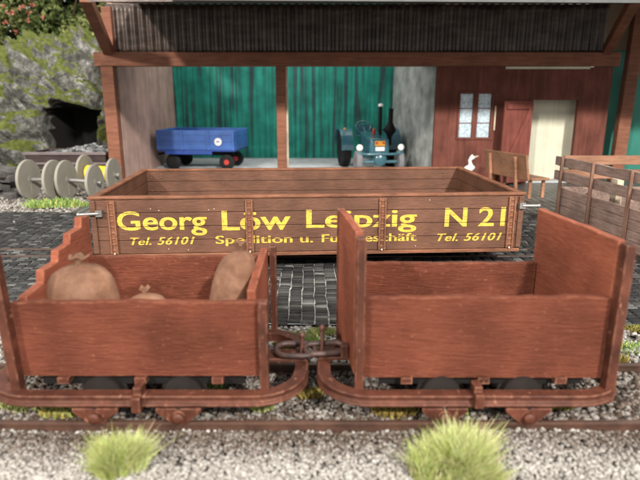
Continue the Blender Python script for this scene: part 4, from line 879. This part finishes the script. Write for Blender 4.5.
# ================================================================== rock with tunnel, bushes
RC = thing('rock_outcrop', 'mossy grey rock outcrop with dark tunnel mouth beside the barn', 'rock', (-6.4, 16.5, 0))
def rock_mesh():
    V = []; F = []; deep = []; nu, nv = 260, 170
    def surf(u, v):                                        # u across, v up (0 bottom front .. 1 over the top to the back)
        a = v * PI * .62
        # squarish dome
        y = -1.75 * (max(0.0, math.cos(a)) ** .8) + max(0, -math.cos(a)) * 4.0; z = 3.62 * math.sin(min(a, PI / 2)) ** .9 - max(0, a - PI / 2) * .55
        x = -1.1 + u * 3.3
        z *= 1 - .45 * u * u; y += u * u * 1.4
        return Vector((x, y, z))
    tx, tz = P(67, 125, 14.9).x + 6.4, P(66, 124, 14.9).z; hx, hz0, hz1 = .70, -.3, P(66, 101, 14.9).z
    for i in range(nu + 1):
        for j in range(nv + 1):
            p = surf(-1 + 2 * i / nu, j / nv); p0 = p.copy()
            q = p * .9 + Vector((3, 7, 1)); d = noise.fractal(q * .95, 1.0, 2.0, 6) * .42 - abs(noise.noise(q * 1.3)) * .30 + .10
            vd = noise.voronoi(q * 1.5)[0]; d += (vd[1] - vd[0]) * .75 - .25; vd = noise.voronoi(q * .8)[0]; d += min(vd[1] - vd[0], .7) * .45 - .12; vd = noise.voronoi(q * 4.2)[0]; d += (vd[1] - vd[0]) * .16; vd = noise.voronoi(q * 9.0)[0]; d += (vd[1] - vd[0]) * .06
            nn = Vector((p.x * .25, -1.0 if p.z < 2.6 else -.5, .35 + .35 * max(0, p.z - 1))).normalized(); p = p + nn * d * 1.15
            ps = 0
            mx = (p0.x - tx) / (hx * (1 + .10 * noise.noise(Vector((p0.z * 2, 1, 1))))); top = hz1 - .12 + .08 * noise.noise(Vector((p0.x * 3, 2, 2)))
            if abs(mx) < 1 and p0.z < top and p0.y < .2: ps = 2.6 * min(1, (1 - abs(mx)) * 5, (top - p0.z) * 5); p = p.lerp(p0, min(1, ps)); p.y += ps
            p.x = min(p.x, 1.22 + .1 * noise.noise(p * 3))
            V.append(p); deep.append(ps)
    for i in range(nu):
        for j in range(nv): a = i * (nv + 1) + j; F.append((a, a + nv + 1, a + nv + 2, a + 1))
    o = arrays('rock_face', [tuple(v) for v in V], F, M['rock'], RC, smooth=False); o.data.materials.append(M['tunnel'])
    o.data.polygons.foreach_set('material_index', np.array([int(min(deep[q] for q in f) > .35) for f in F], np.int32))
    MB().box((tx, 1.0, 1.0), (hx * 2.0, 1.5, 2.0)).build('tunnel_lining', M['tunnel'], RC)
rock_mesh()

def leaves(n, blobs, size, name, mat, parent, tl=0, th=1, drop=.0):
    """leaf faces spread on and in uneven clumps"""
    C = np.array([b[:3] for b in blobs]); R = np.array([b[3] for b in blobs]); k = RNG.choice(len(blobs), n, p=(R ** 2) / (R ** 2).sum())
    d = RNG.normal(size=(n, 3)); d /= np.linalg.norm(d, axis=1)[:, None]; rr = RNG.uniform(.55, 1.08, n) ** .6
    Pn = C[k] + d * (R[k] * rr)[:, None] * np.array([1, .9, .85]); tone_b = RNG.uniform(-.25, .25, len(blobs))
    a = RNG.normal(size=(n, 3)); a /= np.linalg.norm(a, axis=1)[:, None]; b = np.cross(a, RNG.normal(size=(n, 3))); b /= np.linalg.norm(b, axis=1)[:, None]
    s = RNG.uniform(.6, 1.3, n)[:, None] * size; c = np.cross(a, b)
    V = np.stack([Pn - a * s, Pn + b * s * .45 + c * s * .12, Pn + a * s, Pn - b * s * .45 + c * s * .12], 1).reshape(-1, 3)
    F = np.arange(n * 4).reshape(n, 4); t = np.clip(RNG.uniform(tl, th, n) + tone_b[k], 0, 1)
    return arrays(name, V, F, mat, parent, t)
def blobs(n, x0, x1, y0, y1, z0, z1, r0, r1): return [(random.uniform(x0, x1), random.uniform(y0, y1), random.uniform(z0, z1), random.uniform(r0, r1)) for _ in range(n)]
def stems(root, bl, base):
    m = MB()
    for b in bl[::2]:
        q = Vector(b[:3]); m.tube([base, (Vector(base) + q) / 2 + Vector((random.uniform(-.2, .2), 0, .2)), q], [.07, .04, .015], 6)
    m.build('stem', M['sleeper'], root)
BX = thing('flowering_bush', 'dark green bush dotted with coral blossoms above the mossy rock', 'bush', (-9.0, 19.5, 0))
bl = blobs(60, -3.8, 2.9, -1.2, 1.0, 2.4, 6.2, .4, .8); leaves(21000, bl, .115, 'foliage', M['leaf'], BX, .1, 1.0); stems(BX, bl, (0, 0, .2))
fl = []
for px, py in ((8, 13), (20, 8), (29, 13), (28, 20), (13, 12), (43, 17), (15, 32), (5, 22), (23, 6), (2, 6), (33, 5)):
    q = atY(px, py, 18.0 + random.uniform(-.2, .2)); fl.append(q - Vector((-9.0, 19.5, 0)))
for q in fl:
    leaves(12, [(q.x, q.y, q.z, .07)], .05, 'blossom', M['blossom'], BX)
BY = thing('bush', 'yellow green bush between the coral blossoms and the barn', 'bush', (-5.3, 19.8, 0))
bl = blobs(34, -1.9, 1.6, -.8, 1.2, 2.6, 6.0, .35, .7); leaves(11000, bl, .115, 'foliage', M['leaf'], BY, .3, 1.0); stems(BY, bl, (0, 0, .2))
BZ = thing('bush', 'tall dark bush far behind the mossy rock', 'bush', (-8.5, 22.0, 0))
bl = blobs(110, -6, 5.5, -.5, .8, 1.5, 8.5, .8, 1.2); leaves(20000, bl, .24, 'foliage', M['leaf'], BZ, 0, .5); stems(BZ, bl, (0, 0, .2))

# ================================================================== grass tufts
def tuft(loc, rx, ry, h, n, label, mat='tuft', droop=.5, wd=.0021, cat='grass tuft', lift=0):
    kc = max(5, int(rx * 45)); cr = np.sqrt(RNG.uniform(0, 1, kc)); ca = RNG.uniform(0, 2 * PI, kc); cx = cr * np.cos(ca) * rx * .85; cy = cr * np.sin(ca) * ry * .85
    ch = RNG.uniform(.55, 1.15, kc) * (1 - .35 * cr); ct = RNG.uniform(-.2, .2, kc); clx = RNG.normal(0, .13, kc); cly = RNG.normal(0, .12, kc)
    k = RNG.integers(0, kc, n); bx = cx[k] + RNG.normal(0, rx * .17, n); by = cy[k] + RNG.normal(0, ry * .17, n)
    L = h * ch[k] * RNG.uniform(.3, 1.15, n); ox = L * (clx[k] + RNG.normal(0, .30, n) + droop * bx / rx * .7); oy = L * (cly[k] + RNG.normal(0, .28, n) + droop * by / ry * .7)
    wd = wd * RNG.uniform(.6, 1.7, n); dead = RNG.uniform(0, 1, n) < .10
    t2 = RNG.uniform(0, PI, n); sx, sy = np.cos(t2) * wd, np.sin(t2) * wd; z0 = np.zeros(n)
    p0 = np.stack([bx, by, z0], -1); p1 = np.stack([bx + ox * .4, by + oy * .4, L * .6], -1); p2 = np.stack([bx + ox, by + oy, L], -1); s = np.stack([sx, sy, z0], -1)
    V = np.stack([p0 - s, p0 + s, p1 + s * .8, p1 - s * .8, p2 + s * .15, p2 - s * .15], 1).reshape(-1, 3); i = np.arange(n)[:, None] * 6
    F = np.concatenate([i + np.array([[0, 1, 2, 3]]), i + np.array([[3, 2, 4, 5]])], 1).reshape(-1, 4)
    o = arrays('grass_tuft', V, F, M[mat], None, np.repeat(np.where(dead, 1.0, np.clip(RNG.uniform(.1, .9, n) + ct[k], 0, .95)), 2)); o.location = loc
    return tag(o, label, cat, 'grass tufts')
g = atZ(116, 474, -.03); tuft(g, .155, .12, .235, 9000, 'pale green grass tuft in front of the wagon with the sacks')
g = atZ(460, 474, -.03); tuft(g, .20, .14, .265, 11000, 'large pale green grass tuft in front of the empty wagon')
g = atZ(432, 478, -.03); tuft(g, .15, .11, .18, 4000, 'low pale grass tuft beside the large one in front of the empty wagon')
g = atZ(58, 206, -.02); tuft(g, .6, .25, .16, 1500, 'flat green grass tuft on the gravel in front of the spools', 'tuft2', .5, .009)
for px, py, rx, lab in ((305, 345, .22, 'yellow green moss tuft under the coupling chain'), (628, 350, .2, 'green moss tuft beside the tall corner post of the empty wagon'), (205, 392, .16, 'small green moss tuft seen under the wagon with the sacks')):
    g = atZ(px, py, -.03); tuft(g, rx, .12, .06, 500, lab, 'tuft2', .8, .006, 'moss tuft')
V = []; F = []; T = []
for px, py in ((300, 338), (322, 333), (285, 346), (62, 412), (25, 405), (262, 408), (560, 405), (612, 360), (635, 330), (590, 330), (450, 408), (395, 412), (345, 350), (310, 395)):
    g = atZ(px, py, -.02); n = 420; ra = np.sqrt(RNG.uniform(0, 1, n)) * RNG.uniform(.5, 1.1); an = RNG.uniform(0, 2 * PI, n); tt = RNG.uniform(0, 1) * .6
    for a_, r_ in zip(an, ra):
        x, y = g.x + .16 * r_ * math.cos(a_), g.y + .09 * r_ * math.sin(a_); h = random.uniform(.0, .016); k = len(V); c, s_ = math.cos(a_ * 7) * .006, math.sin(a_ * 7) * .006
        ox, oy = random.uniform(-.02, .02), random.uniform(-.02, .02); V += [(x - c, y - s_, -.025), (x + c, y + s_, -.025), (x + c * .5 + ox, y + s_ * .5 + oy, h), (x - c * .5 + ox, y - s_ * .5 + oy, h)]; F.append((k, k + 1, k + 2, k + 3)); T.append(min(1, tt + random.uniform(0, .45)))
M['moss'] = tone_mat('ochre_green_flock', [(0, (.16, .10, .035)), (.35, (.30, .22, .06)), (.7, (.26, .30, .09)), (1, (.42, .44, .2))], rough=.8, bscale=9, bstr=0)
tag(arrays('track_moss', V, F, M['moss'], None, T), kind='stuff')
